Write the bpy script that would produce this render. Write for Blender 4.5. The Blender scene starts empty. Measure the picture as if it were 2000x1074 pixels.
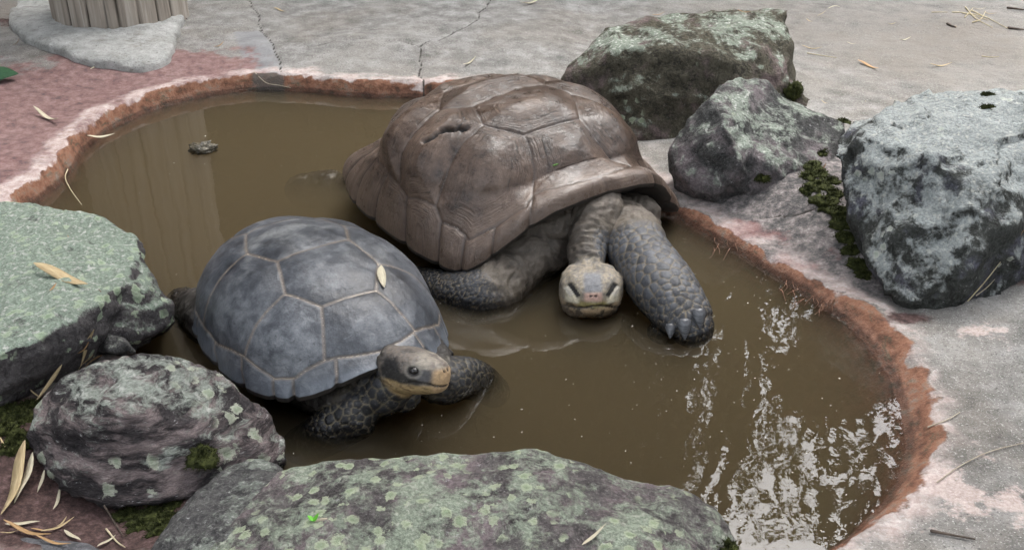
import bpy, bmesh, math, random
import numpy as np
from mathutils import Vector, Matrix
from mathutils.bvhtree import BVHTree
from mathutils.kdtree import KDTree
PI = math.pi
random.seed(4)
RNG = np.random.default_rng(7)
scene = bpy.context.scene
col = scene.collection

# ------------------------------------------------------------------ camera
PITCH, HFOV, CAM_H = math.radians(29.0), math.radians(52.0), 1.5
cam_data = bpy.data.cameras.new('camera')
cam_data.sensor_width = 36.0
cam_data.lens = 18.0 / math.tan(HFOV / 2)
cam_data.clip_start, cam_data.clip_end = 0.05, 500.0
cam = bpy.data.objects.new('camera', cam_data)
col.objects.link(cam)
cam.location = (0, 0, CAM_H)
cam.rotation_euler = (math.radians(90) - PITCH, 0, 0)
scene.camera = cam

# ------------------------------------------------------------------ sky and sun (bright overcast)
SUN_EL, SUN_AZ = math.radians(62), math.radians(25)       # azimuth clockwise from +Y
world = bpy.data.worlds.new('World')
scene.world = world
world.use_nodes = True
wn, wl = world.node_tree.nodes, world.node_tree.links
wn.clear()
sky = wn.new('ShaderNodeTexSky')
sky.sky_type = 'NISHITA'
sky.sun_disc = False
sky.sun_elevation, sky.sun_rotation = SUN_EL, SUN_AZ
sky.dust_density, sky.air_density, sky.ozone_density = 4.0, 1.2, 1.0
hs = wn.new('ShaderNodeHueSaturation')
hs.inputs['Saturation'].default_value = 0.28
bg = wn.new('ShaderNodeBackground')
bg.inputs['Strength'].default_value = 0.15
wo = wn.new('ShaderNodeOutputWorld')
wl.new(sky.outputs[0], hs.inputs['Color'])
wl.new(hs.outputs[0], bg.inputs['Color'])
wl.new(bg.outputs[0], wo.inputs['Surface'])
sun_data = bpy.data.lights.new('sun', 'SUN')
sun_data.energy, sun_data.angle, sun_data.color = 0.6, math.radians(35), (1.0, 0.97, 0.93)
sun = bpy.data.objects.new('sun', sun_data)
col.objects.link(sun)
sd_ = Vector((math.sin(SUN_AZ) * math.cos(SUN_EL), math.cos(SUN_AZ) * math.cos(SUN_EL), math.sin(SUN_EL)))
sun.rotation_euler = sd_.to_track_quat('Z', 'Y').to_euler()
sun.location = sd_ * 12
scene.view_settings.view_transform = 'Standard'
scene.view_settings.look = 'None'
scene.view_settings.exposure = 2.45
scene.view_settings.gamma = 1.0
scene.cycles.volume_bounces = 3
scene.cycles.max_bounces = 8
scene.cycles.transparent_max_bounces = 16

# ------------------------------------------------------------------ measuring helpers
FPX = 1000 / math.tan(HFOV / 2)
CAM = np.array([0, 0, CAM_H])
CR = np.array([1.0, 0, 0])
CU = np.array([0, math.sin(PITCH), math.cos(PITCH)])
CF = np.array([0, math.cos(PITCH), -math.sin(PITCH)])


def ray(px, py):
    return CR * (px - 1000) / FPX - CU * (py - 537) / FPX + CF


def Z(px, py, z=0.0):                     # where a line of sight meets height z
    d = ray(px, py)
    return CAM + d * (z - CAM[2]) / d[2]


def Y(px, py, y):                         # where it meets the upright plane at depth y
    d = ray(px, py)
    return CAM + d * (y / d[1])


# ------------------------------------------------------------------ numpy noise
_T = RNG.random(4096)


def vnoise(p, seed=0):
    p = np.asarray(p, float)
    i = np.floor(p).astype(np.int64)
    f = p - i
    f = f * f * f * (f * (f * 6 - 15) + 10)

    def h(dx, dy, dz):
        x, y, z = i[..., 0] + dx, i[..., 1] + dy, i[..., 2] + dz
        n = (x * 73856093) ^ (y * 19349663) ^ (z * 83492791) ^ (seed * 2654435761)
        n = (n ^ (n >> 13)) * 1274126177
        return _T[(n ^ (n >> 16)) & 4095]
    fx, fy, fz = f[..., 0], f[..., 1], f[..., 2]
    a = h(0, 0, 0) * (1 - fx) + h(1, 0, 0) * fx
    b = h(0, 1, 0) * (1 - fx) + h(1, 1, 0) * fx
    c = h(0, 0, 1) * (1 - fx) + h(1, 0, 1) * fx
    d = h(0, 1, 1) * (1 - fx) + h(1, 1, 1) * fx
    return (a * (1 - fy) + b * fy) * (1 - fz) + (c * (1 - fy) + d * fy) * fz


def fbm(p, octaves=4, seed=0, gain=0.5):
    s, a, t = 0, 1.0, 0
    p = np.asarray(p, float)
    for o in range(octaves):
        s = s + a * (vnoise(p * 2 ** o, seed + o) * 2 - 1)
        t += a
        a *= gain
    return s / t


def smooth(e0, e1, x):
    t = np.clip((x - e0) / (e1 - e0), 0, 1)
    return t * t * (3 - 2 * t)


def catmull(pts, n, closed=False):
    P = np.asarray(pts, float)
    if closed:
        P = np.vstack([P[-1], P, P[0], P[1]])
    else:
        P = np.vstack([2 * P[0] - P[1], P, 2 * P[-1] - P[-2]])
    k = len(P) - 3
    u = np.linspace(0, k, n, endpoint=not closed)
    i = np.minimum(u.astype(int), k - 1)
    t = (u - i)[:, None]
    a, b, c, d = P[i], P[i + 1], P[i + 2], P[i + 3]
    return .5 * (2 * b + (c - a) * t + (2 * a - 5 * b + 4 * c - d) * t ** 2 + (3 * b - a - 3 * c + d) * t ** 3)


def seg_dist(P, A, B, chunk=20000):       # distance from points to a set of segments
    out = np.empty(len(P))
    AB = B - A
    L = (AB * AB).sum(-1) + 1e-12
    for s in range(0, len(P), chunk):
        q = P[s:s + chunk, None]
        t = np.clip(((q - A) * AB).sum(-1) / L, 0, 1)
        out[s:s + chunk] = np.sqrt((((A + t[..., None] * AB) - q) ** 2).sum(-1)).min(1)
    return out


def in_poly(P, poly):
    x, y = P[:, 0], P[:, 1]
    r = np.zeros(len(P), bool)
    n = len(poly)
    for i in range(n):
        x0, y0 = poly[i]
        x1, y1 = poly[(i + 1) % n]
        c = (y0 > y) != (y1 > y)
        if y1 != y0:
            r ^= c & (x < (x1 - x0) * (y - y0) / (y1 - y0) + x0)
    return r


# ------------------------------------------------------------------ object helpers
def tag(o, label, cat, group=None, kind=None):
    if label:
        o['label'] = label
    if cat:
        o['category'] = cat
    if group:
        o['group'] = group
    if kind:
        o['kind'] = kind
    return o


def empty(name, loc):
    o = bpy.data.objects.new(name, None)
    o.empty_display_size = 0.05
    col.objects.link(o)
    o.location = loc
    return o


def make_mesh(name, V, F, smooth_=True, attrs=None):
    """V n x 3, F list of index arrays (each m x k)"""
    me = bpy.data.meshes.new(name)
    if not isinstance(F, (list, tuple)):
        F = [F]
    F = [np.asarray(f, np.int32) for f in F if len(f)]
    V = np.asarray(V, np.float32)
    me.vertices.add(len(V))
    me.vertices.foreach_set('co', V.ravel())
    loops = np.concatenate([f.ravel() for f in F])
    sizes = np.concatenate([np.full(len(f), f.shape[1], np.int32) for f in F])
    starts = np.concatenate([[0], np.cumsum(sizes)[:-1]]).astype(np.int32)
    me.loops.add(len(loops))
    me.loops.foreach_set('vertex_index', loops)
    me.polygons.add(len(sizes))
    me.polygons.foreach_set('loop_start', starts)
    me.update(calc_edges=True)
    me.validate()
    if smooth_:
        me.polygons.foreach_set('use_smooth', np.ones(len(me.polygons), bool))
    for k, a in (attrs or {}).items():
        a = np.asarray(a, np.float32)
        if a.ndim == 2:
            at = me.attributes.new(k, 'FLOAT_COLOR', 'POINT')
            at.data.foreach_set('color', np.hstack([a, np.ones((len(a), 1), np.float32)]).ravel())
        else:
            at = me.attributes.new(k, 'FLOAT', 'POINT')
            at.data.foreach_set('value', a)
    return me


def obj(name, me, mat=None, parent=None, loc=None):
    o = bpy.data.objects.new(name, me)
    col.objects.link(o)
    if mat is not None and not me.materials:
        me.materials.append(mat)
    if parent is not None:
        o.parent = parent
    if loc is not None:
        o.location = loc
    return o


def arrays(me):
    n = len(me.vertices)
    V = np.empty(n * 3, np.float32)
    me.vertices.foreach_get('co', V)
    N = np.empty(n * 3, np.float32)
    me.vertex_normals.foreach_get('vector', N)
    return V.reshape(-1, 3).astype(float), N.reshape(-1, 3).astype(float)


def set_co(me, V):
    me.vertices.foreach_set('co', np.asarray(V, np.float32).ravel())
    me.update()


def remeshed(V, F, voxel, smooth_it=4):
    """union of closed shells as one continuous skin"""
    me = bpy.data.meshes.new('tmp')
    me.from_pydata([tuple(v) for v in V], [], [tuple(int(i) for i in f) for f in F])
    o = bpy.data.objects.new('tmp', me)
    col.objects.link(o)
    m = o.modifiers.new('r', 'REMESH')
    m.mode = 'VOXEL'
    m.voxel_size = voxel
    m.use_smooth_shade = True
    if smooth_it:
        s = o.modifiers.new('s', 'SMOOTH')
        s.iterations = smooth_it
        s.factor = 0.5
    dg = bpy.context.evaluated_depsgraph_get()
    out = bpy.data.meshes.new_from_object(o.evaluated_get(dg))
    bpy.data.objects.remove(o)
    bpy.data.meshes.remove(me)
    return out


def add_attr(me, name, a):
    a = np.asarray(a, np.float32)
    if a.ndim == 2:
        at = me.attributes.new(name, 'FLOAT_COLOR', 'POINT')
        at.data.foreach_set('color', np.hstack([a, np.ones((len(a), 1), np.float32)]).ravel())
    else:
        at = me.attributes.new(name, 'FLOAT', 'POINT')
        at.data.foreach_set('value', a)


# ------------------------------------------------------------------ material helper
class Mat:
    def __init__(s, name):
        s.m = bpy.data.materials.new(name)
        s.m.use_nodes = True
        s.t = s.m.node_tree
        s.t.nodes.clear()
        s._obj = None

    def n(s, typ, **kw):
        nd = s.t.nodes.new(typ)
        for k, v in kw.items():
            setattr(nd, k, v)
        return nd

    def put(s, sock, v):
        if isinstance(v, bpy.types.NodeSocket):
            s.t.links.new(v, sock)
        elif isinstance(v, (tuple, list)) and len(v) == 3 and sock.type == 'RGBA':
            sock.default_value = (*v, 1)
        else:
            sock.default_value = v

    def co(s):
        if s._obj is None:
            s._obj = s.n('ShaderNodeTexCoord').outputs['Object']
        return s._obj

    def mapping(s, scale=(1, 1, 1), rot=(0, 0, 0), vec=None):
        nd = s.n('ShaderNodeMapping')
        s.put(nd.inputs['Vector'], vec if vec is not None else s.co())
        nd.inputs['Scale'].default_value = scale
        nd.inputs['Rotation'].default_value = rot
        return nd.outputs[0]

    def noise(s, scale, detail=5, rough=.55, vec=None, dist=0.0, color=False):
        nd = s.n('ShaderNodeTexNoise')
        s.put(nd.inputs['Vector'], vec if vec is not None else s.co())
        nd.inputs['Scale'].default_value = scale
        nd.inputs['Detail'].default_value = detail
        nd.inputs['Roughness'].default_value = rough
        nd.inputs['Distortion'].default_value = dist
        return nd.outputs['Color' if color else 'Fac']

    def voro(s, scale, feature='F1', vec=None, out='Distance', rand=1.0):
        nd = s.n('ShaderNodeTexVoronoi', feature=feature)
        s.put(nd.inputs['Vector'], vec if vec is not None else s.co())
        nd.inputs['Scale'].default_value = scale
        nd.inputs['Randomness'].default_value = rand
        return nd.outputs[out]

    def ramp(s, fac, stops, interp='LINEAR'):
        nd = s.n('ShaderNodeValToRGB')
        s.put(nd.inputs[0], fac)
        e = nd.color_ramp
        e.interpolation = interp
        while len(e.elements) < len(stops):
            e.elements.new(.5)
        for el, (p, c) in zip(e.elements, stops):
            el.position = p
            el.color = (*c, 1) if isinstance(c, (tuple, list)) else (c, c, c, 1)
        return nd.outputs[0]

    def step(s, x, a, b):                  # smooth 0..1 between a and b
        nd = s.n('ShaderNodeMapRange', interpolation_type='SMOOTHSTEP')
        s.put(nd.inputs['Value'], x)
        s.put(nd.inputs['From Min'], a)
        s.put(nd.inputs['From Max'], b)
        return nd.outputs[0]

    def mix(s, fac, a, b, mode='MIX'):
        nd = s.n('ShaderNodeMix', data_type='RGBA', blend_type=mode)
        s.put(nd.inputs[0], fac)
        s.put(nd.inputs[6], a)
        s.put(nd.inputs[7], b)
        return nd.outputs[2]

    def math(s, op, a, b=0.0, clamp=False):
        nd = s.n('ShaderNodeMath', operation=op, use_clamp=clamp)
        s.put(nd.inputs[0], a)
        s.put(nd.inputs[1], b)
        return nd.outputs[0]

    def attr(s, name, out='Fac'):
        nd = s.n('ShaderNodeAttribute', attribute_name=name)
        return nd.outputs[out]

    def up(s):
        g = s.n('ShaderNodeNewGeometry')
        x = s.n('ShaderNodeSeparateXYZ')
        s.t.links.new(g.outputs['Normal'], x.inputs[0])
        return x.outputs[2]

    def bump(s, h, strength=.5, dist=.01, normal=None):
        nd = s.n('ShaderNodeBump')
        nd.inputs['Strength'].default_value = strength
        nd.inputs['Distance'].default_value = dist
        s.put(nd.inputs['Height'], h)
        if normal is not None:
            s.put(nd.inputs['Normal'], normal)
        return nd.outputs[0]

    def done(s, color, rough=.8, normal=None, spec=.5, coat=0.0, trans=0.0, volume=None):
        b = s.n('ShaderNodeBsdfPrincipled')
        s.put(b.inputs['Base Color'], color)
        s.put(b.inputs['Roughness'], rough)
        s.put(b.inputs['Specular IOR Level'], spec)
        s.put(b.inputs['Coat Weight'], coat)
        b.inputs['Coat Roughness'].default_value = .12
        if normal is not None:
            s.put(b.inputs['Normal'], normal)
        o = s.n('ShaderNodeOutputMaterial')
        s.t.links.new(b.outputs[0], o.inputs[0])
        return s.m


def damp(M, c, h=.016, k=.5):
    """soaked margin: colour deepens within a hand's breadth of the waterline"""
    g = M.n('ShaderNodeNewGeometry')
    x = M.n('ShaderNodeSeparateXYZ')
    M.t.links.new(g.outputs['Position'], x.inputs[0])
    z = M.math('ADD', x.outputs[2], M.math('MULTIPLY', M.math('SUBTRACT', M.noise(16, 4, .6), .5), h * 1.6))
    f = M.step(z, h * .8, h * 1.5)
    return M.mix(M.math('MULTIPLY', M.math('SUBTRACT', 1.0, f), k), c, M.mix(1.0, c, (.30, .28, .26), 'MULTIPLY'))


def wet_rough(M, dry, wet, h=.012):
    """roughness that drops just above the waterline (world z = 0)"""
    g = M.n('ShaderNodeNewGeometry')
    x = M.n('ShaderNodeSeparateXYZ')
    M.t.links.new(g.outputs['Position'], x.inputs[0])
    f = M.step(x.outputs[2], h, h * 3.0)
    return M.math('ADD', M.math('MULTIPLY', f, dry - wet), wet)
# ================================================================== GROUND AND POND
WATERLINE = [Z(*p) for p in [
    (45, 420), (70, 395), (130, 345), (170, 290), (230, 245), (330, 205), (420, 185), (500, 177), (600, 179),
    (700, 189), (830, 190), (930, 192), (1040, 215), (1130, 260), (1200, 320), (1279, 404), (1336, 432),
    (1437, 491), (1520, 540), (1600, 592), (1665, 645), (1715, 700), (1745, 755), (1762, 810), (1769, 866),
    (1762, 912), (1732, 960), (1700, 1010), (1623, 1076), (1500, 1140), (1300, 1190), (1000, 1180), (760, 1120),
    (600, 1010), (480, 930), (380, 810), (270, 720), (170, 640), (100, 540), (60, 470)]]
WL = catmull(np.array(WATERLINE)[:, :2], 240, True)
wob = np.array([fbm(np.array([[*p, 0]]) * 9, 3, 5)[0] for p in WL])
_c = WL.mean(0)
_dir = (WL - _c) / np.linalg.norm(WL - _c, axis=1)[:, None]
WL = WL + _dir * wob[:, None] * .012
WA, WB = WL, np.roll(WL, -1, 0)


def pond_sd(xy):
    d = seg_dist(xy, WA, WB)
    return np.where(in_poly(xy, WL), -d, d)


def bell(xy, c, r):
    return np.exp(-(((xy - np.asarray(c)[:2]) / r) ** 2).sum(-1))


def ground_fields(xy):
    sd = pond_sd(xy)
    p3 = np.hstack([xy, np.zeros((len(xy), 1))])
    # the rim is steep on the far and left sides, a soft slope on the right
    right = smooth(.55, 1.0, xy[:, 0]) * smooth(2.75, 2.2, xy[:, 1])
    w = .034 + .05 * right
    band = sd / w
    lip = .066 - .030 * smooth(.15, .45, xy[:, 0]) + .016 * right
    z = lip * smooth(-.1, .85, band)
    z = z + .03 * smooth(.1, .6, sd)
    inside = np.maximum(-sd, 0)
    z = np.where(sd < 0, np.maximum(-.34, -inside * (2.2 - 1.7 * right)) + lip * smooth(-.1, .85, band), z)
    out = smooth(0.0, .25, sd)
    # mortar mound the boulders are bedded in
    m = .075 * bell(xy, Z(1500, 330, .1), (.42, .36)) + .05 * bell(xy, Z(1640, 420, .1), (.25, .35))
    m = m * smooth(0.02, .32, sd)
    z = z + m
    z = z + .02 * out * fbm(p3 * 1.3, 3, 3) + .004 * fbm(p3 * 9, 3, 11) * smooth(-.05, .05, sd) + .006 * out * fbm(p3 * 4, 2, 17)
    # soil pocket between the near rocks on the left
    z = z - .06 * bell(xy, Z(170, 985, .05), (.3, .22)) * smooth(0, .1, sd)
    return sd, band, z, m, right


def axis(lo, hi, step, far):
    c = np.arange(lo, hi + 1e-6, step)
    g = step * np.cumsum(1.35 ** np.arange(1, 26))
    g = g[g < far]
    return np.concatenate([(lo - g)[::-1], c, hi + g])


gx, gy = axis(-2.35, 2.05, .0125, 70), axis(1.15, 6.1, .0125, 70)
GX, GY = np.meshgrid(gx, gy)
GXY = np.stack([GX.ravel(), GY.ravel()], -1)
near = (np.abs(GXY[:, 0]) < 4) & (GXY[:, 1] > -1) & (GXY[:, 1] < 8)
G = {k: np.zeros(len(GXY)) for k in ('sd', 'band', 'z', 'm', 'right')}
G['sd'][:] = 9
G['band'][:] = 99
G['z'][:] = .105
r_ = ground_fields(GXY[near])
for k, a in zip(('sd', 'band', 'z', 'm', 'right'), r_):
    G[k][near] = a

CRACKS = [
    [(487, 0), (494, 14), (502, 26), (504, 40), (509, 55), (520, 68), (532, 80), (541, 100), (548, 126)],
    [(455, 57), (464, 55), (485, 53), (509, 55)],
    [(588, 89), (605, 86), (620, 83), (645, 78), (665, 75), (713, 74), (750, 78), (780, 78), (800, 83), (815, 88), (821, 100),
     (818, 111), (822, 118), (818, 130), (825, 142), (828, 165)],
    [(815, 88), (835, 77), (860, 74), (890, 59), (910, 50), (931, 37), (935, 22), (950, 10), (961, -4)],
    [(1490, 404), (1520, 405), (1545, 412), (1590, 413), (1615, 420)],
    [(375, 0), (430, 2), (487, 0)],
    [(1010, 72), (1018, 100), (1030, 130), (1045, 150)],
]
ca, cb = [], []
for c in CRACKS[:6]:
    q = np.array([Z(px, py, .1)[:2] for px, py in c])
    q = catmull(q, len(q) * 4)
    q += .012 * np.stack([fbm(np.hstack([q, q[:, :1] * 0]) * 14, 2, 40), fbm(np.hstack([q, q[:, :1] * 0]) * 14, 2, 41)], -1)
    ca.append(q[:-1])
    cb.append(q[1:])
ca, cb = np.vstack(ca), np.vstack(cb)
crack = np.full(len(GXY), 9.0)
crack[near] = seg_dist(GXY[near], ca, cb)
G['z'] = G['z'] - .012 * np.exp(-(crack / .007) ** 2)

red = bell(GXY, Z(40, 260, .1), (.8, .85)) * 1.35 + .8 * bell(GXY, Z(330, 140, .1), (.42, .34)) \
    + .7 * bell(GXY, Z(1440, 415, .1), (.13, .12)) + .45 * bell(GXY, Z(1560, 480, .08), (.2, .16)) \
    + .5 * bell(GXY, Z(1150, 1000, .05), (.1, .1)) + .9 * bell(GXY, Z(60, 950, .05), (.3, .25))
pale = bell(GXY, Z(1900, 960, .08), (.24, .22)) + .9 * bell(GXY, Z(1960, 640, .08), (.2, .16)) + .6 * bell(GXY, Z(1650, 640, .05), (.15, .15))
patch = in_poly(GXY, [tuple(Z(a, b, .1)[:2]) for a, b in [(455, 58), (509, 57), (532, 82), (552, 132), (562, 205), (498, 200), (492, 128), (470, 96)]]).astype(float)
dirt = bell(GXY, Z(1850, 60, .1), (.9, .9)) + bell(GXY, Z(40, 20, .1), (.55, .5)) + 1.3 * bell(GXY, Z(60, 950, .05), (.35, .4))
soil = bell(GXY, Z(1960, 530, .08), (.16, .1)) + .8 * bell(GXY, Z(1780, 600, .08), (.12, .05)) + 1.5 * bell(GXY, Z(240, 985, .05), (.22, .17)) + 1.1 * bell(GXY, Z(60, 900, .05), (.22, .22)) + .9 * bell(GXY, Z(20, 860, .05), (.1, .12)) \
    + .8 * bell(GXY, Z(20, 40, .1), (.16, .2))

M = Mat('pond_concrete')
n_big, n_mid, n_fine = M.noise(2.2, 5, .6), M.noise(11, 6, .65), M.noise(120, 4, .7)
a_sd, a_band = M.attr('sd'), M.attr('band')
c = M.ramp(n_mid, [(.30, (.12, .117, .11)), (.5, (.235, .228, .215)), (.68, (.38, .37, .355))])
c = M.mix(M.math('MULTIPLY', M.step(M.noise(1.6, 6, .7), .44, .62), .55), c, M.ramp(n_mid, [(.3, (.12, .105, .088)), (.7, (.25, .22, .185))]))
c = M.mix(M.math('MULTIPLY', M.step(n_big, .45, .7), .6), c, (.30, .285, .26))
grit = M.noise(210, 3, .8)
c = M.mix(M.math('MULTIPLY', M.step(grit, .56, .66), .75), c, (.60, .58, .55))
c = M.mix(M.math('MULTIPLY', M.math('SUBTRACT', 1.0, M.step(M.voro(75), .10, .17)), .8), c, M.mix(M.step(M.noise(31, 2), .45, .55), (.07, .066, .06), (.58, .56, .53)))
c = M.mix(M.math('MULTIPLY', M.step(M.noise(130, 3, .7), .57, .66), .7), c, (.085, .08, .075))
dm = M.math('MULTIPLY', M.attr('dirt'), M.step(n_mid, .2, .7), True)
c = M.mix(M.math('MULTIPLY', dm, .8), c, (.16, .14, .12))
c = M.mix(M.attr('patch'), c, M.ramp(n_mid, [(.3, (.20, .20, .205)), (.7, (.32, .32, .32))]))
# coarse mortar of the mound: grey, pinkish and pale grains
mo = M.ramp(M.noise(34, 7, .78), [(.32, (.035, .035, .034)), (.45, (.11, .105, .102)), (.56, (.23, .20, .192)), (.70, (.50, .46, .44))])
c = M.mix(M.step(M.math('ADD', M.attr('mound'), M.math('MULTIPLY', M.math('SUBTRACT', n_mid, .5), .8)), .15, .5), c, mo)
# red oxide wash left on the floor
rn = M.math('ADD', M.attr('red'), M.math('MULTIPLY', M.math('SUBTRACT', M.noise(7, 6, .6), .5), 1.7))
redc = M.ramp(M.noise(26, 5, .7), [(.3, (.10, .055, .053)), (.5, (.235, .125, .118)), (.72, (.36, .24, .225))])
c = M.mix(M.math('MULTIPLY', M.step(rn, .42, .66), .85), c, redc)
# pale efflorescence around the rim and in blotches
pn_ = M.math('ADD', M.attr('pale'), M.math('MULTIPLY', M.math('SUBTRACT', M.noise(9, 6, .65), .5), 2.2))
c = M.mix(M.math('MULTIPLY', M.step(pn_, .78, .98), .7), c, M.ramp(n_fine, [(.3, (.50, .38, .34)), (.7, (.74, .62, .58))]))
wobble = M.math('MULTIPLY', M.math('SUBTRACT', M.noise(10, 5, .55), .5), 3.4)
bb = M.math('ADD', a_band, wobble)
far = M.math('ADD', a_sd, M.math('MULTIPLY', wobble, .045))
rim = M.math('MULTIPLY', M.step(bb, .62, .80), M.math('SUBTRACT', 1.0, M.step(far, .07, .12)))
c = M.mix(M.math('MULTIPLY', M.math('MULTIPLY', rim, M.step(M.noise(8, 5, .65), .34, .6)), M.math('SUBTRACT', .85, M.math('MULTIPLY', M.attr('mound'), .5), True)), c, M.ramp(M.noise(38, 8, .72), [(.3, (.36, .26, .235)), (.5, (.60, .49, .455)), (.7, (.78, .72, .69))]))
# orange iron-stained lip with algae streaks
lipm = M.math('SUBTRACT', 1.0, M.step(M.math('ADD', a_band, M.math('MULTIPLY', wobble, .6)), .66, .84))
org = M.ramp(M.noise(18, 6, .7), [(.30, (.06, .038, .026)), (.42, (.17, .08, .05)), (.54, (.30, .145, .09)), (.64, (.24, .18, .14)), (.76, (.42, .34, .29))])
alg = M.mix(M.step(M.noise(22, 5, .7, vec=M.mapping((1, 1, 4))), .5, .62), org, (.085, .085, .055))
low = M.math('SUBTRACT', 1.0, M.step(M.math('ADD', a_band, wobble), -.2, .7))
org = M.mix(M.math('MULTIPLY', low, .75), org, alg)
c = M.mix(lipm, c, org)
c = M.mix(M.math('MULTIPLY', M.math('MULTIPLY', M.attr('patch'), lipm), .8), c, (.11, .105, .095))
sm = M.step(M.math('ADD', M.attr('soil'), M.math('MULTIPLY', M.math('SUBTRACT', n_mid, .5), 1.6)), .45, .8)
c = M.mix(sm, c, M.ramp(M.noise(60, 5, .8), [(.3, (.02, .013, .011)), (.52, (.085, .05, .045)), (.75, (.20, .13, .125))]))
cr = M.math('SUBTRACT', 1.0, M.step(M.math('ADD', M.attr('crack'), M.math('MULTIPLY', M.math('SUBTRACT', M.noise(70, 3), .5), .007)), .003, .0075))
c = M.mix(M.math('MULTIPLY', cr, .92), c, (.035, .03, .025))
c = M.mix(.35, c, M.ramp(n_fine, [(.3, .55), (.7, 1.0)]), 'MULTIPLY')
h = M.math('ADD', M.math('MULTIPLY', M.noise(140, 5, .75), .5), M.noise(30, 5, .6))
c = damp(M, c, .012, .75)
MAT_GROUND = M.done(c, wet_rough(M, .86, .45), M.bump(h, .7, .014), .3)
V = np.stack([GXY[:, 0], GXY[:, 1], G['z']], -1)
nx, ny = len(gx), len(gy)
idx = np.arange(nx * ny).reshape(ny, nx)
F = np.stack([idx[:-1, :-1], idx[:-1, 1:], idx[1:, 1:], idx[1:, :-1]], -1).reshape(-1, 4)
me = make_mesh('ground', V, F, attrs=dict(sd=G['sd'], band=G['band'], red=red, pale=pale, patch=patch, dirt=dirt, soil=soil, crack=crack, mound=G['m'] * 15 + .55 * bell(GXY, Z(1480, 420, .1), (.3, .4)) + .4 * bell(GXY, Z(1620, 520, .1), (.2, .25))))
ground = obj('ground', me, MAT_GROUND)
tag(ground, 'grey and red stained concrete floor with a sunken pond basin', 'ground', kind='structure')


def ground_z(x, y):
    return float(ground_fields(np.array([[x, y]]))[2][0])


# water: a closed body whose murk is a real volume
wp = WL + _dir * .055
k = len(wp)
V = np.vstack([np.hstack([wp, np.zeros((k, 1))]), np.hstack([wp, np.full((k, 1), -.55)])])
bm = bmesh.new()
bv = [bm.verts.new(v) for v in V]
bm.faces.new(bv[:k])
bm.faces.new(bv[k:][::-1])
for i in range(k):
    j = (i + 1) % k
    bm.faces.new((bv[i], bv[k + i], bv[k + j], bv[j]))
bmesh.ops.triangulate(bm, faces=bm.faces[:2])
bmesh.ops.recalc_face_normals(bm, faces=bm.faces)
me = bpy.data.meshes.new('water')
bm.to_mesh(me)
bm.free()
M = Mat('murky_water')
tr = M.n('ShaderNodeBsdfTransparent')
gl = M.n('ShaderNodeBsdfGlossy')
gl.inputs['Roughness'].default_value = .0
nrm = M.bump(M.noise(5, 2, .5), .06, .02)
nrm = M.bump(M.noise(40, 2, .5), .02, .004, nrm)
M.put(gl.inputs['Normal'], nrm)
fr = M.n('ShaderNodeFresnel')
fr.inputs['IOR'].default_value = 1.5
M.put(fr.inputs['Normal'], nrm)
ms = M.n('ShaderNodeMixShader')
M.t.links.new(fr.outputs[0], ms.inputs[0])
M.t.links.new(tr.outputs[0], ms.inputs[1])
M.t.links.new(gl.outputs[0], ms.inputs[2])
vol = M.n('ShaderNodeVolumePrincipled')
vol.inputs['Color'].default_value = (.215, .186, .132, 1)
vol.inputs['Density'].default_value = 17.0
vol.inputs['Absorption Color'].default_value = (.36, .30, .2, 1)
vol.inputs['Anisotropy'].default_value = .2
o_ = M.n('ShaderNodeOutputMaterial')
M.t.links.new(ms.outputs[0], o_.inputs[0])
M.t.links.new(vol.outputs[0], o_.inputs[1])
water = obj('water', me, M.m)
tag(water, 'still murky brown water filling the shallow pond', 'water', kind='structure')
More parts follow.
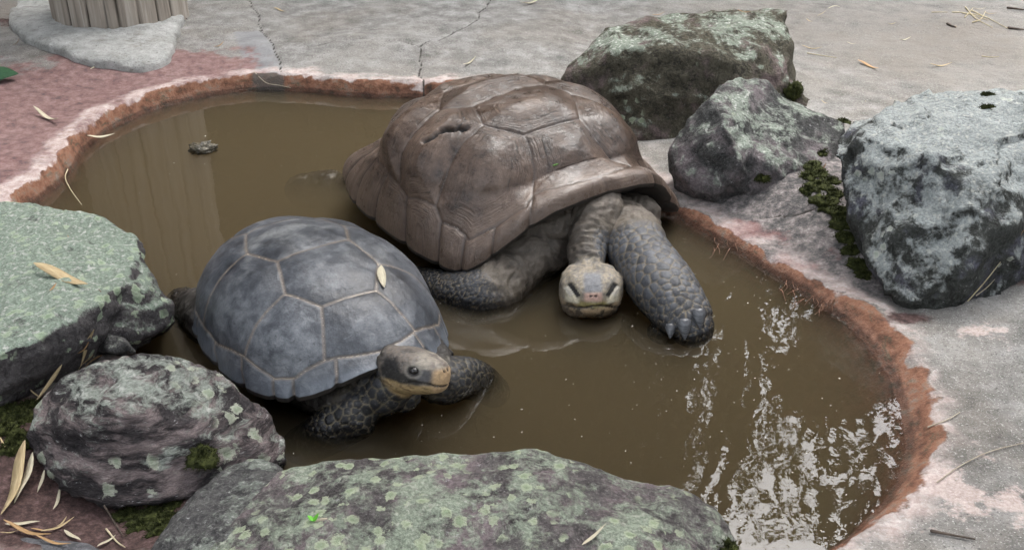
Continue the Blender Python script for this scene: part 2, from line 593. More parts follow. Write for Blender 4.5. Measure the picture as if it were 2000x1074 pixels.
# ================================================================== ROCKS
def rock_mat(name, dark, mid, lich, cov=.5, upw=.35, fine=(.62, .63, .58), pink=None, pinkcov=.6, sc=1.0, strata=None, spots=.0, moss=0.0, mossc=(.035, .05, .012), white=.3):
    M = Mat(name)
    vec = M.co()
    if strata is not None:
        vec = M.mapping(strata[0], strata[1])
    n1 = M.noise(5 * sc, 8, .68, vec)
    n2 = M.noise(22 * sc, 7, .72, vec, .4)
    n3 = M.noise(95 * sc, 5, .75, vec)
    c = M.mix(M.step(n2, .32, .66), dark, mid)
    c = M.mix(M.math('MULTIPLY', M.step(n3, .45, .7), .45), c, tuple(min(1, x * 2.1) for x in mid))
    if pink is not None:
        c = M.mix(M.math('MULTIPLY', M.step(M.noise(6 * sc, 6, .65, M.mapping((1, 1, 1), (.5, .3, .9), vec)), pinkcov - .06, pinkcov + .1), .75), c,
                  M.mix(M.step(n3, .35, .65), tuple(x * .55 for x in pink), pink))
    up = M.up()
    body = M.math('ADD', M.math('MULTIPLY', n1, .6), M.math('MULTIPLY', n2, .4))
    k = M.math('ADD', body, M.math('MULTIPLY', M.math('SUBTRACT', up, .5), upw))
    th = .72 - cov * .45
    lm = M.step(k, th - .02, th + .07)
    crust = M.mix(M.step(n3, .36, .62), tuple(x * .55 for x in lich), lich)
    crust = M.mix(M.math('MULTIPLY', M.step(M.noise(3.5 * sc, 4, .6), .45, .62), .5), crust, tuple(x * .62 for x in lich))
    crust = M.mix(M.step(M.noise(60 * sc, 4, .6), .52, .68), crust, fine)
    c = M.mix(M.math('MULTIPLY', lm, .92), c, crust)
    # small round rosettes and white flecks
    v = M.math('ADD', M.voro(21 * sc, vec=M.co()), M.math('MULTIPLY', M.math('SUBTRACT', M.noise(34, 6, .7), .5), 1.1))
    keep = M.step(M.noise(4.5 * sc, 3), .62 - spots * .5, .68 - spots * .5)
    ros = M.math('MULTIPLY', M.math('SUBTRACT', 1.0, M.step(v, .26, .33)), keep)
    c = M.mix(M.math('MULTIPLY', ros, .9), c, M.mix(M.step(v, .05, .26), (lich[0] * .85, lich[1] * .9, lich[2] * .75), (lich[0] * 1.25, lich[1] * 1.2, lich[2] * 1.1)))
    wf = M.math('MULTIPLY', M.step(M.noise(38 * sc, 6, .8, vec), .60, .70), white)
    c = M.mix(wf, c, (.66, .65, .64))
    c = M.mix(M.math('MULTIPLY', M.step(M.noise(48 * sc, 6, .8), .60, .72), .7), c, tuple(x * .45 for x in dark))
    if moss:
        mm = M.step(M.math('ADD', M.noise(9, 6, .7), M.math('MULTIPLY', M.attr('moss'), 1.0)), 1.0 - moss * .4, 1.12 - moss * .4)
        c = M.mix(mm, c, M.mix(M.step(n3, .4, .65), mossc, tuple(x * 2.2 for x in mossc)))
    h = M.math('ADD', M.math('MULTIPLY', n2, 1.0), M.math('MULTIPLY', n3, .45))
    h = M.math('ADD', h, M.math('MULTIPLY', lm, .10))
    h = M.math('ADD', h, M.math('MULTIPLY', ros, .08))
    nr = M.bump(h, .9, .026)
    c = damp(M, c, .02, .7)
    return M.done(c, .88, nr, .25)


ROCKS = []


def rock(name, hulls, mat, label, group='rocks bedded round the pond', voxel=.011, amp=.022, freq=5.0, fine=.006, strata=None, seed=0, moss=None, smooth_it=5, cat='rock'):
    VV, FF = [], []
    for pts in hulls:
        bm = bmesh.new()
        for p in pts:
            bm.verts.new(p)
        r = bmesh.ops.convex_hull(bm, input=bm.verts)
        bmesh.ops.delete(bm, geom=[g for g in r['geom_interior'] if isinstance(g, bmesh.types.BMVert)], context='VERTS')
        bmesh.ops.triangulate(bm, faces=bm.faces)
        bm.verts.index_update()
        off = len(VV)
        VV += [tuple(v.co) for v in bm.verts]
        FF += [[v.index + off for v in f.verts] for f in bm.faces]
        bm.free()
    me = remeshed(VV, FF, voxel, smooth_it)
    me.name = name
    V, N = arrays(me)
    q = V + seed * 3.7
    d = amp * fbm(q * freq, 4, seed) + fine * fbm(q * freq * 5, 3, seed + 9, .6)
    rid = 1 - np.abs(fbm(q * freq * 1.7, 3, seed + 21))
    d += amp * .55 * (rid ** 3 - .55)
    if strata is not None:
        s, fr, am = strata
        u = (q * np.asarray(s)).sum(-1) * fr + 1.6 * fbm(q * 4, 3, seed + 5)
        saw = u - np.floor(u)
        d += am * (saw ** 1.5 - .5) * (.4 + vnoise(q * 6, seed + 6))
    V = V + N * d[:, None]
    base = np.array([V[:, 0].mean(), V[:, 1].mean(), V[:, 2].min()])
    mo = np.zeros(len(V))
    if moss:
        for cpt, rad in moss:
            mo = np.maximum(mo, np.exp(-(((V - cpt) / rad) ** 2).sum(-1)))
    add_attr(me, 'moss', mo)
    set_co(me, V - base)
    o = obj(name, me, mat, loc=tuple(base))
    tag(o, label, cat, group)
    ROCKS.append(o)
    return o


PALE_GREEN = (.34, .42, .33)
m_far = rock_mat('rock_olive_grey', (.026, .024, .018), (.105, .095, .068), (.32, .37, .30), .34, .20, pink=(.26, .19, .19), pinkcov=.56, sc=1.1, white=.15)
m_mid = rock_mat('rock_grey_purple', (.028, .028, .027), (.10, .10, .097), (.38, .43, .36), .40, .17, pink=(.32, .27, .28), pinkcov=.53, sc=1.2, white=.8)
m_rgt = rock_mat('rock_white_streaked', (.022, .023, .02), (.085, .09, .083), (.52, .56, .55), .53, .16, pink=(.2, .2, .26), pinkcov=.58, sc=1.3, white=.8)
m_slab = rock_mat('rock_green_lichen', (.045, .04, .042), (.13, .12, .12), (.37, .45, .36), .50, .24, sc=1.2, white=.35, spots=.45)
m_strp = rock_mat('rock_banded', (.014, .012, .013), (.06, .052, .054), (.44, .48, .42), .39, .12, pink=(.46, .37, .36), pinkcov=.52, sc=.9, strata=((1.0, 1.2, 4.5), (.28, -.45, .15)), white=.95, spots=.3)
m_near = rock_mat('rock_pale_lichen', (.045, .04, .039), (.16, .145, .14), (.42, .48, .37), .47, .06, pink=(.34, .27, .28), pinkcov=.49, sc=1.3, spots=.42, white=.6, fine=(.55, .57, .47))
m_spk = rock_mat('rock_speckled_grey', (.035, .035, .036), (.15, .145, .14), (.38, .42, .36), .22, .3, sc=1.6, white=.9, spots=.2)
m_slate = rock_mat('rock_slate', (.10, .10, .105), (.19, .19, .20), (.3, .31, .3), .1, .1, sc=1.2, white=.1)

# far boulder behind the large tortoise
rock('boulder', [[
    Y(1105, 175, 3.88), Y(1104, 150, 3.95), Y(1118, 118, 3.95), Y(1160, 72, 4.05), Y(1235, 38, 4.2), Y(1340, 27, 4.3), Y(1450, 20, 4.3),
    Y(1500, 10, 4.32), Y(1536, 22, 4.25), Y(1530, 60, 4.1), Y(1200, 98, 3.86), Y(1320, 98, 3.8), Y(1450, 118, 3.8), Y(1540, 130, 3.9),
    Y(1555, 190, 3.9), Y(1200, 270, 3.72), Y(1300, 300, 3.66), Y(1420, 290, 3.66), Y(1530, 230, 3.75),
    Y(1200, 320, 3.75), Y(1450, 330, 3.75), Y(1550, 260, 4.0), Y(1150, 230, 4.3), Y(1500, 150, 4.5), Y(1250, 150, 4.5)],
    [Y(1520, 30, 4.25), Y(1546, 15, 4.22), Y(1540, 34, 4.22), Y(1505, 12, 4.3), Y(1500, 60, 4.15), Y(1480, 30, 4.4)],
    [Y(1540, 150, 3.92), Y(1555, 165, 3.85), Y(1598, 190, 3.85), Y(1588, 214, 3.8), Y(1530, 220, 3.8), Y(1560, 230, 3.9), Y(1500, 200, 4.0)]],
    m_far, 'big rounded dark boulder with a green lichen top behind the larger tortoise', amp=.04, freq=3.2, seed=3, smooth_it=30)
# boulder with a dark broken face, set in the mortar mound
rock('boulder', [[
    Y(1305, 292, 3.25), Y(1345, 212, 3.32), Y(1398, 168, 3.4), Y(1450, 150, 3.5), Y(1497, 163, 3.5), Y(1385, 190, 3.28), Y(1425, 260, 3.12), Y(1448, 320, 3.06),
    Y(1440, 350, 3.06), Y(1395, 385, 3.08), Y(1330, 345, 3.16), Y(1300, 310, 3.3), Y(1530, 192, 3.5), Y(1400, 420, 3.15), Y(1330, 400, 3.3), Y(1480, 420, 3.2), Y(1500, 300, 3.6)],
    [Y(1450, 152, 3.5), Y(1510, 172, 3.52), Y(1580, 208, 3.5), Y(1650, 243, 3.42), Y(1430, 280, 3.12), Y(1520, 330, 3.1), Y(1620, 330, 3.15), Y(1560, 420, 3.1),
     Y(1470, 400, 3.08), Y(1640, 420, 3.2), Y(1500, 300, 3.7)]],
    m_mid, 'grey and purple rock with a broken dark face beside the mossy gully', amp=.03, freq=5, seed=8, smooth_it=4)
# large right boulder
rock('boulder', [[
    Y(1622, 300, 2.86), Y(1632, 268, 2.95), Y(1660, 240, 3.0), Y(1740, 206, 3.1), Y(1850, 181, 3.15), Y(1940, 170, 3.15), Y(2040, 175, 3.1), Y(2130, 230, 2.95),
    Y(1700, 262, 2.8), Y(1800, 300, 2.66), Y(1880, 345, 2.58), Y(1905, 430, 2.5), Y(1870, 540, 2.42), Y(1790, 598, 2.42), Y(1850, 596, 2.42),
    Y(1735, 575, 2.47), Y(1690, 510, 2.56), Y(1645, 420, 2.72), Y(1960, 440, 2.5), Y(1990, 500, 2.5), Y(1910, 568, 2.44), Y(2090, 470, 2.62),
    Y(1800, 680, 2.5), Y(1980, 600, 2.55), Y(2060, 560, 2.7), Y(1680, 500, 2.9), Y(1800, 400, 3.2), Y(2060, 350, 3.2)]],
    m_rgt, 'massive grey boulder streaked white with a steep dark flank and moss at its foot', amp=.034, freq=4, fine=.008, seed=14,
    strata=((.6, .2, -.5), 7, .016), moss=[(Y(1755, 345, 2.7), .04), (Y(1790, 410, 2.6), .035), (Y(1700, 540, 2.55), .07)], smooth_it=4)
# flat lichen slab on the left
rock('slab_rock', [[
    Z(-120, 410, .2), Z(0, 402, .21), Z(40, 398, .21), Z(120, 407, .22), Z(200, 432, .22), Z(268, 463, .215), Z(283, 495, .21), Z(230, 560, .23), Z(120, 640, .24), Z(0, 690, .24), Z(-150, 690, .23),
    Z(278, 500, .05), Z(200, 640, .17), Z(150, 690, .15), Z(0, 770, .14), Z(-150, 780, .13), Z(-150, 860, -.05), Z(0, 840, -.05), Z(170, 760, -.05), Z(270, 560, -.08), Z(100, 420, -.05), Z(-120, 420, -.05)],
    [Z(283, 515, .2), Z(312, 560, .16), Z(340, 598, .12), Z(326, 636, .08), Z(262, 668, .07), Z(200, 660, .12), Z(240, 560, .21), Z(330, 640, -.05), Z(200, 720, -.05), Z(240, 540, -.05)]],
    m_slab, 'flat topped rock covered in pale green lichen beside the water', amp=.016, freq=6, seed=21, strata=((.1, .25, 1.0), 17, .010), smooth_it=3)
# banded boulder in front of it
rock('boulder', [[
    Z(58, 800, .12), Z(110, 747, .17), Z(190, 703, .20), Z(255, 690, .21), Z(330, 692, .20), Z(400, 718, .17), Z(470, 762, .13), Z(528, 812, .09), Z(558, 852, .05),
    Z(564, 900, .02), Z(500, 900, .02), Z(250, 800, .22), Z(150, 820, .17), Z(380, 830, .16), Z(52, 850, .10), Z(95, 920, .07), Z(145, 968, .055), Z(235, 998, .05), Z(330, 985, .05),
    Z(420, 940, .05), Z(200, 1000, -.08), Z(400, 960, -.1), Z(560, 930, -.1), Z(100, 880, -.08), Z(400, 760, -.1), Z(180, 740, -.05)]],
    m_strp, 'dark boulder banded with pink and white streaks and crusty lichen patches', amp=.016, freq=6, seed=27, strata=((.25, .55, 1.0), 18, .006), fine=.010, smooth_it=3,
    moss=[(Z(395, 890, .08), .03), (Z(100, 900, .08), .04), (Z(260, 970, .06), .045), (Z(180, 890, .1), .03)])
# near rock along the bottom of the pond
rock('slab_rock', [[
    Z(548, 912, .14), Z(620, 902, .16), Z(700, 900, .165), Z(800, 896, .17), Z(900, 893, .17), Z(962, 889, .17), Z(1000, 881, .175), Z(1042, 876, .175), Z(1092, 890, .17), Z(1180, 914, .165),
    Z(1235, 938, .155), Z(460, 1000, .14), Z(380, 1100, .13), Z(800, 1000, .20), Z(1050, 980, .20), Z(500, 1300, .12), Z(1100, 1350, .12), Z(1300, 1150, .14),
    Z(560, 960, -.08), Z(1042, 930, -.1), Z(1240, 1010, -.1), Z(400, 1200, -.1), Z(1250, 1300, -.1)],
    [Z(1180, 930, .15), Z(1240, 942, .145), Z(1300, 946, .145), Z(1342, 952, .14), Z(1392, 984, .125), Z(1428, 1022, .11), Z(1452, 1074, .09), Z(1450, 1160, .07), Z(1250, 1060, .18),
     Z(1100, 1000, .18), Z(1200, 1300, .1), Z(1350, 1040, -.1), Z(1460, 1180, -.1), Z(1200, 960, -.1)]],
    m_near, 'long low rock with pale lichen crust along the near bank', amp=.013, freq=6, seed=33, fine=.005, smooth_it=4)
rock('rock', [[
    Z(556, 904, .09), Z(500, 892, .08), Z(445, 908, .09), Z(392, 952, .10), Z(345, 1010, .10), Z(290, 1090, .09), Z(540, 960, .13), Z(460, 1040, .14), Z(380, 1120, .13), Z(300, 1200, .08),
    Z(560, 940, -.05), Z(420, 940, -.06), Z(300, 1100, -.05), Z(450, 1200, -.05), Z(330, 1010, -.03)]],
    m_spk, 'speckled dark grey rock wedged between the banded boulder and the long near rock', amp=.014, freq=8, seed=39, fine=.006,
    moss=[(Z(350, 1000, .08), .05), (Z(380, 960, .08), .03)])
rock('rock', [[
    Z(182, 655, .13), Z(205, 645, .145), Z(245, 665, .13), Z(268, 690, .09), Z(215, 690, .11), Z(180, 690, .08), Z(180, 690, -.05), Z(270, 700, -.05), Z(230, 650, -.03)]],
    m_spk, 'small dark stone lodged between the lichen slab and the banded boulder', amp=.008, freq=14, seed=45, voxel=.007, fine=.003)
rock('slab_rock', [[
    Z(-80, 1052, .05), Z(60, 1046, .055), Z(150, 1052, .05), Z(215, 1075, .045), Z(290, 1130, .03), Z(-80, 1200, .06), Z(200, 1200, .05), Z(-80, 1100, -.05), Z(250, 1120, -.05), Z(200, 1250, -.05)]],
    m_slate, 'smooth slate grey slab under the dry leaves', amp=.006, freq=6, seed=51, fine=.002)
# ================================================================== TORTOISES
def rot3(h, pt, rl):
    ch, sh = math.cos(h), math.sin(h)
    cp, sp = math.cos(pt), math.sin(pt)
    cr, sr = math.cos(rl), math.sin(rl)
    return np.array([[ch, -sh, 0], [sh, ch, 0], [0, 0, 1]]) @ np.array([[cp, 0, -sp], [0, 1, 0], [sp, 0, cp]]) @ np.array([[1, 0, 0], [0, cr, -sr], [0, sr, cr]])


def spow(c, e):
    return np.sign(c) * np.abs(c) ** e


class Shell:
    def __init__(s, prm):
        (s.cx, s.cy, s.cz, s.h, s.pt, s.rl, s.a, s.b, s.H, s.pe, s.q, s.n, s.ar, s.rr, s.hx, s.fl) = prm
        s.R = rot3(s.h, s.pt, s.rl)
        s.C = np.array([s.cx, s.cy, s.cz])
        s.tips = []

    def local(s, d):
        dx, dy = d[:, 0], d[:, 1]
        rho, t = np.hypot(dx, dy), np.arctan2(dy, dx)
        ph = np.clip(rho, 0, 1) * PI / 2
        g, hh = np.sin(ph) ** s.pe, np.maximum(np.cos(ph), 0) ** s.q
        c, sn = np.cos(t), np.sin(t)
        w = np.clip(rho, 0, 1) ** 3
        e = 1 + (2 / s.n - 1) * w
        k = 1 + s.fl * np.clip((rho - .8) / .2, 0, 1) ** 2 * (.35 + .65 * c ** 2)
        fz = np.zeros_like(t)
        for t0, tw, dk, dz in s.tips:
            bump_ = np.exp(-((t - t0) / tw) ** 2) * np.clip((rho - .8) / .2, 0, 1) ** 2
            k = k + dk * bump_
            fz = fz + dz * bump_
        z = fz + s.H * hh + w * w * (s.ar * np.exp(-(t / .55) ** 2) + s.rr * np.exp(-((PI - np.abs(t)) / .5) ** 2))
        return np.stack([s.a * spow(c, e) * g * k + s.hx * (1 - g * g), s.b * spow(sn, e) * g * k, z], -1)

    def w(s, L):                          # shell frame to the place
        return np.asarray(L, float) @ s.R.T + s.C


SHELL_A = Shell([-0.5131, 2.3553, 0.042, -0.9915, 0.0777, -0.0226, 0.3995, 0.2859, 0.2449, 0.7967, 0.8863, 2.3976, 0.0752, -0.0001, -0.0429, 0.05])
SHELL_B = Shell([-0.0229, 3.1385, 0.0594, -0.9429, -0.0296, -0.0109, 0.3608, 0.4099, 0.3493, 0.7706, 0.5247, 3.3086, 0.1814, -0.0571, 0.0013, 0.2601])
SHELL_B.tips = [(.76, .22, .10, -.03), (-2.55, .3, .06, .05), (.35, .2, .02, .02), (-.75, .25, .04, -.01)]
# plate corners on the unit disc (x forward, y to the animal's left)
NODES_A = dict(m0=(.845, 0), v1mR=(.735, -.34), v1mL=(.735, .29), v12R=(.455, -.185), v12L=(.455, .13), v2cR=(.305, -.295), v2cL=(.29, .235),
               v23R=(.115, -.19), v23L=(.10, .165), v3cR=(-.035, -.275), v3cL=(-.06, .25), v34R=(-.2, -.19), v34L=(-.21, .18), v4cR=(-.34, -.26), v4cL=(-.35, .25),
               v45R=(-.5, -.16), v45L=(-.5, .16), v5mR=(-.72, -.3), v5mL=(-.72, .3), mr=(-.84, 0), c12mR=(.36, -.765), c12mL=(.36, .76), c23mR=(-.09, -.86), c23mL=(-.08, .86),
               c34mR=(-.48, -.70), c34mL=(-.48, .70))
EXTRA_A = {('v1mR', 'c12mR'): [(.705, -.56), (.605, -.685), (.45, -.745)], ('v1mL', 'c12mL'): [(.69, .46), (.62, .62), (.48, .73)], ('m0', 'v1mR'): [(.80, -.17)], ('m0', 'v1mL'): [(.80, .16)],
           ('c12mR', 'c23mR'): [(.10, -.875)], ('c12mL', 'c23mL'): [(.12, .86)], ('c23mR', 'c34mR'): [(-.3, -.82)], ('c23mL', 'c34mL'): [(-.3, .82)]}
SEAM_A = [0, -19.5, -39.5, -49.5, -67, -86, -104, -122, -139, -154, -168, 180, 20, 38, 52, 68, 86, 104, 122, 139, 154, 168]
NODES_B = dict(m0=(.965, .01), v1mR=(.88, -.255), v1mL=(.905, .24), v12R=(.375, -.145), v12L=(.36, .165), v2cR=(.2, -.25), v2cL=(.11, .255), v23R=(.02, -.16), v23L=(-.03, .19),
               v3cR=(-.07, -.30), v3cL=(-.12, .30), v34R=(-.24, -.18), v34L=(-.26, .19), v4cR=(-.36, -.28), v4cL=(-.36, .28), v45R=(-.52, -.17), v45L=(-.52, .17), v5mR=(-.74, -.3), v5mL=(-.74, .3),
               mr=(-.84, 0), c12mR=(.36, -.81), c12mL=(.36, .79), c23mR=(.02, -.875), c23mL=(0, .86), c34mR=(-.45, -.72), c34mL=(-.45, .72))
EXTRA_B = {('v1mR', 'c12mR'): [(.91, -.30), (.83, -.487), (.695, -.668), (.45, -.815)], ('v1mL', 'c12mL'): [(.80, .45), (.68, .62), (.5, .75)], ('m0', 'v1mR'): [(.935, -.12)], ('m0', 'v1mL'): [(.945, .13)],
           ('c12mR', 'c23mR'): [(.105, -.895)], ('c23mR', 'c34mR'): [(-.25, -.82)], ('c23mL', 'c34mL'): [(-.25, .82)], ('v2cR', 'c12mR'): [(.27, -.45), (.345, -.65)], ('v3cR', 'c23mR'): [(-.04, -.5), (-.02, -.7)]}
SEAM_B = [1, -16, -31, -46, -61.5, -84, -95, -112, -130, -148, -165, 180, 18, 33, 47, 62, 80, 96, 113, 131, 148, 165]
CELLS = [('v', ['m0', 'v1mL', 'v12L', 'v12R', 'v1mR']), ('v', ['v12L', 'v2cL', 'v23L', 'v23R', 'v2cR', 'v12R']), ('v', ['v23L', 'v3cL', 'v34L', 'v34R', 'v3cR', 'v23R']),
         ('v', ['v34L', 'v4cL', 'v45L', 'v45R', 'v4cR', 'v34R']), ('v', ['v45L', 'v5mL', 'mr', 'v5mR', 'v45R'])]
for sd in 'RL':
    CELLS += [('c', [x + sd for x in q]) for q in (['v1m', 'v12', 'v2c', 'c12m'], ['v2c', 'v23', 'v3c', 'c23m', 'c12m'], ['v3c', 'v34', 'v4c', 'c34m', 'c23m'], ['v4c', 'v45', 'v5m', 'c34m'])]


def build_shell(root, S, nodes, extra, seams, mats, N=240, dome=.02, domew=.05, groove=.004, gw=.0035, gash=None, rimcut=.02, seed=0, flare=(0, 0), lump=.004, rimdome=.35):
    g = np.linspace(-1, 1, N)
    a, b = np.meshgrid(g, g)
    D = np.stack([a * np.sqrt(1 - b * b / 2), b * np.sqrt(1 - a * a / 2)], -1).reshape(-1, 2)
    rho, th = np.hypot(D[:, 0], D[:, 1]), np.degrees(np.arctan2(D[:, 1], D[:, 0]))
    # plate outlines
    def edge(p, q):
        if (p, q) in extra:
            return extra[(p, q)]
        if (q, p) in extra:
            return extra[(q, p)][::-1]
        return []
    polys, segs = [], set()
    for kind, ns in CELLS:
        poly = []
        for i, p in enumerate(ns):
            q = ns[(i + 1) % len(ns)]
            chain = [nodes[p]] + list(edge(p, q)) + [nodes[q]]
            poly += chain[:-1]
            for u, v in zip(chain[:-1], chain[1:]):
                segs.add((min(u, v), max(u, v)))
        polys.append(poly)
    cell = np.full(len(D), -1)
    for i, poly in enumerate(polys):
        cell[(cell < 0) & in_poly(D, poly)] = i
    seams_s = sorted(seams)
    si = np.searchsorted(np.array(seams_s), th)
    marg = 100 + (si % len(seams_s))
    cell = np.where(cell < 0, marg, cell)
    # seams as fine 3-D polylines (with a slight wander)
    A3, B3 = [], []
    def addline(u, v, n=10, wob=.006):
        t = np.linspace(0, 1, n)[:, None]
        q = np.array(u) * (1 - t) + np.array(v) * t
        q = q + wob * np.sin(t * PI) * np.stack([fbm(np.hstack([q * 12, q[:, :1] * 0]), 2, 61), fbm(np.hstack([q * 12, q[:, :1] * 0]), 2, 62)], -1)
        w = S.local(q)
        A3.append(w[:-1])
        B3.append(w[1:])
    for u, v in segs:
        addline(u, v)
    inner = [n for n in ['m0', 'v1mL', 'c12mL', 'c23mL', 'c34mL', 'v5mL', 'mr', 'v5mR', 'c34mR', 'c23mR', 'c12mR', 'v1mR']]
    loop = []
    for i, p in enumerate(inner):
        q = inner[(i + 1) % len(inner)]
        loop += [nodes[p]] + list(edge(p, q))
    loop = np.array(loop)
    lth, lr = np.degrees(np.arctan2(loop[:, 1], loop[:, 0])), np.hypot(loop[:, 0], loop[:, 1])
    o = np.argsort(lth)
    for t in seams_s:
        r0 = np.interp(t, lth[o], lr[o], period=360)
        c, s_ = math.cos(math.radians(t)), math.sin(math.radians(t))
        addline((r0 * c, r0 * s_), (c, s_), 8, .004)
    A3, B3 = np.vstack(A3), np.vstack(B3)
    L = S.local(D)
    idx = np.arange(N * N).reshape(N, N)
    F = np.stack([idx[:-1, :-1], idx[:-1, 1:], idx[1:, 1:], idx[1:, :-1]], -1).reshape(-1, 4)
    d = seg_dist(L, A3, B3, 4000)

    def normals(Lp):
        me = make_mesh('t', Lp, F)
        n = arrays(me)[1]
        bpy.data.meshes.remove(me)
        return n
    Nn = normals(L)
    flat = smooth(.99, .86, rho)            # the rim plates stay flatter
    disp = dome * (1 - np.exp(-(d / domew) ** 1.3)) * (rimdome + (1 - rimdome) * flat) - groove * np.exp(-(d / gw) ** 2)
    tr_ = np.abs(np.radians(th))
    disp -= flare[0] * np.exp(-((rho - .80) / .10) ** 2) * np.exp(-((tr_ - 2.35) / .5) ** 2) + flare[1] * np.exp(-((rho - .86) / .07) ** 2) * np.exp(-((tr_ - .7) / .5) ** 2)
    disp += lump * fbm(L * 9 + seed, 3, seed) * flat + .0016 * fbm(L * 30 + seed, 3, seed + 4)
    if gash is not None:
        gq = catmull(S.local(np.array(gash)), 30)
        gd = seg_dist(L, gq[:-1], gq[1:], 8000)
        gd2 = gd + .012 * fbm(L * 55, 3, 77)
        disp -= .018 * np.exp(-(gd2 / .007) ** 2)
        ga = np.exp(-(gd2 / .007) ** 4)
    else:
        ga = np.zeros(len(L))
    L2 = L + Nn * disp[:, None]
    # notched rim
    dth = np.abs((th[:, None] - np.array(seams_s)[None] + 180) % 360 - 180).min(1)
    cut = rimcut * np.exp(-(dth / 1.6) ** 2) * smooth(.92, 1, rho) * (.5 + .9 * vnoise(np.stack([th / 9, th * 0, th * 0], -1), 5))
    cut += .006 * fbm(np.stack([np.cos(np.radians(th)) * 14, np.sin(np.radians(th)) * 14, th * 0], -1), 3, seed) * smooth(.9, 1, rho)
    L2[:, :2] *= (1 - cut)[:, None]
    Nn = normals(L2)
    base_z = -.02
    cellrnd = np.array([_T[(int(c) * 37 + seed) % 4096] for c in cell])
    # growth centre distance for each plate (1 at its edge)
    ring = d.copy()
    fcell = cell[F]
    fc = np.where(fcell[:, 0] == fcell[:, 2], fcell[:, 0], fcell[:, 1])
    # rim skirt and belly: the shell's own mesh
    rim = np.concatenate([idx[0, :], idx[1:, -1], idx[-1, -2::-1], idx[-2:0:-1, 0]])
    k = len(rim)
    R0 = L2[rim]
    rings = [R0]
    for sc, dz, zk in ((.995, -.012, 1), (.965, -.016, 1), (.90, -.016, .95), (.78, -.03, .75), (.6, -.06, .2), (.3, -.09, 0)):
        r = R0 * np.array([sc, sc, zk])
        r[:, 2] += dz
        rings.append(r)
    VV = np.vstack(rings + [np.array([[0, 0, -.1]])])
    FF = []
    for j in range(len(rings) - 1):
        i0 = np.arange(k) + j * k
        i1 = np.roll(np.arange(k), -1) + j * k
        FF.append(np.stack([i0, i0 + k, i1 + k, i1], -1))
    last = (len(rings) - 1) * k
    tri = np.stack([np.arange(k) + last, np.full(k, len(VV) - 1), np.roll(np.arange(k), -1) + last], -1)
    me = make_mesh('shell', VV, [np.vstack(FF), tri], attrs=dict(seam=np.full(len(VV), .02), tone=np.full(len(VV), .3), gash=np.zeros(len(VV)), rimv=np.ones(len(VV)), topv=np.zeros(len(VV))))
    shell = obj('shell', me, mats[1], root)
    hgt = (L2[:, 2] - L2[:, 2].min()) / (L2[:, 2].max() - L2[:, 2].min())
    for cid in sorted(set(fc.tolist())):
        f = F[fc == cid]
        used, inv = np.unique(f.ravel(), return_inverse=True)
        me = make_mesh('scute', L2[used], inv.reshape(-1, 4), attrs=dict(seam=d[used], tone=cellrnd[used], gash=ga[used], rimv=smooth(.86, .99, rho[used]), topv=hgt[used]))
        me.normals_split_custom_set_from_vertices([tuple(n) for n in Nn[used]])
        obj('scute', me, mats[0], shell)
    return shell


def tube(path, rad, n=26, m=30):
    path, rad = np.asarray(path, float), np.asarray([(r, r) if np.isscalar(r) else r for r in rad], float)
    P = catmull(path, m)
    r = np.maximum(catmull(rad, m), .0006)
    T = np.gradient(P, axis=0)
    T /= np.linalg.norm(T, axis=1)[:, None]
    up = np.array([0, 0, 1.0])
    S_ = np.cross(T, up)
    S_[np.linalg.norm(S_, axis=1) < .05] = (1, 0, 0)
    S_ /= np.linalg.norm(S_, axis=1)[:, None]
    Uv = np.cross(S_, T)
    cap = np.array([.97, .8, .55, .25])
    off = np.array([.25, .6, .85, .98])
    rows = [(P[0] - T[0] * r[0].mean() * o, r[0] * c, S_[0], Uv[0]) for o, c in zip(off[::-1], cap[::-1])]
    rows += [(P[i], r[i], S_[i], Uv[i]) for i in range(m)]
    rows += [(P[-1] + T[-1] * r[-1].mean() * o, r[-1] * c, S_[-1], Uv[-1]) for o, c in zip(off, cap)]
    an = np.linspace(0, 2 * PI, n, endpoint=False)
    V = [c + np.cos(an)[:, None] * s * q[0] + np.sin(an)[:, None] * u * q[1] for c, q, s, u in rows]
    return close_rows(V, n)


def close_rows(V, n):
    k = len(V)
    F = []
    for j in range(k - 1):
        for i in range(n):
            i2 = (i + 1) % n
            F.append((j * n + i, j * n + i2, (j + 1) * n + i2, (j + 1) * n + i))
    VV = np.vstack(V + [V[0].mean(0)[None], V[-1].mean(0)[None]])
    for i in range(n):
        F.append((k * n, (i + 1) % n, i))
        F.append((k * n + 1, (k - 1) * n + i, (k - 1) * n + (i + 1) % n))
    return VV, F


def blob(c, r, n=16):
    r = np.ones(3) * r
    an = np.linspace(0, 2 * PI, n, endpoint=False)
    rows = []
    for t in np.linspace(.12, PI - .12, 12):
        rows.append(np.asarray(c) + np.stack([r[0] * math.sin(t) * np.cos(an), r[1] * math.sin(t) * np.sin(an), np.full(n, r[2] * math.cos(t))], -1))
    V, F = close_rows(rows[::-1], n)
    return V, F


class Frame:
    def __init__(s, c, fwd, up=(0, 0, 1)):
        s.c = np.asarray(c, float)
        s.f = np.asarray(fwd, float) / np.linalg.norm(fwd)
        s.l = np.cross(up, s.f)
        s.l /= np.linalg.norm(s.l)
        s.u = np.cross(s.f, s.l)

    def w(s, f, l, u):
        return s.c + s.f * f + s.l * l + s.u * u

    def loc(s, V):
        d = V - s.c
        return d @ s.f, d @ s.l, d @ s.u


def head_loft(fr, sec, n=36, e=.82):
    sec = catmull(np.array(sec), 40)
    an = np.linspace(0, 2 * PI, n, endpoint=False)
    rows = []
    for s, w_, t_, b_ in sec:
        c, sn = spow(np.cos(an), e), spow(np.sin(an), e)
        u = np.where(sn > 0, sn * t_, sn * b_)
        rows.append(np.array([fr.w(s, max(w_, .003) * ci, ui) for ci, ui in zip(c, u)]))
    return close_rows(rows, n)


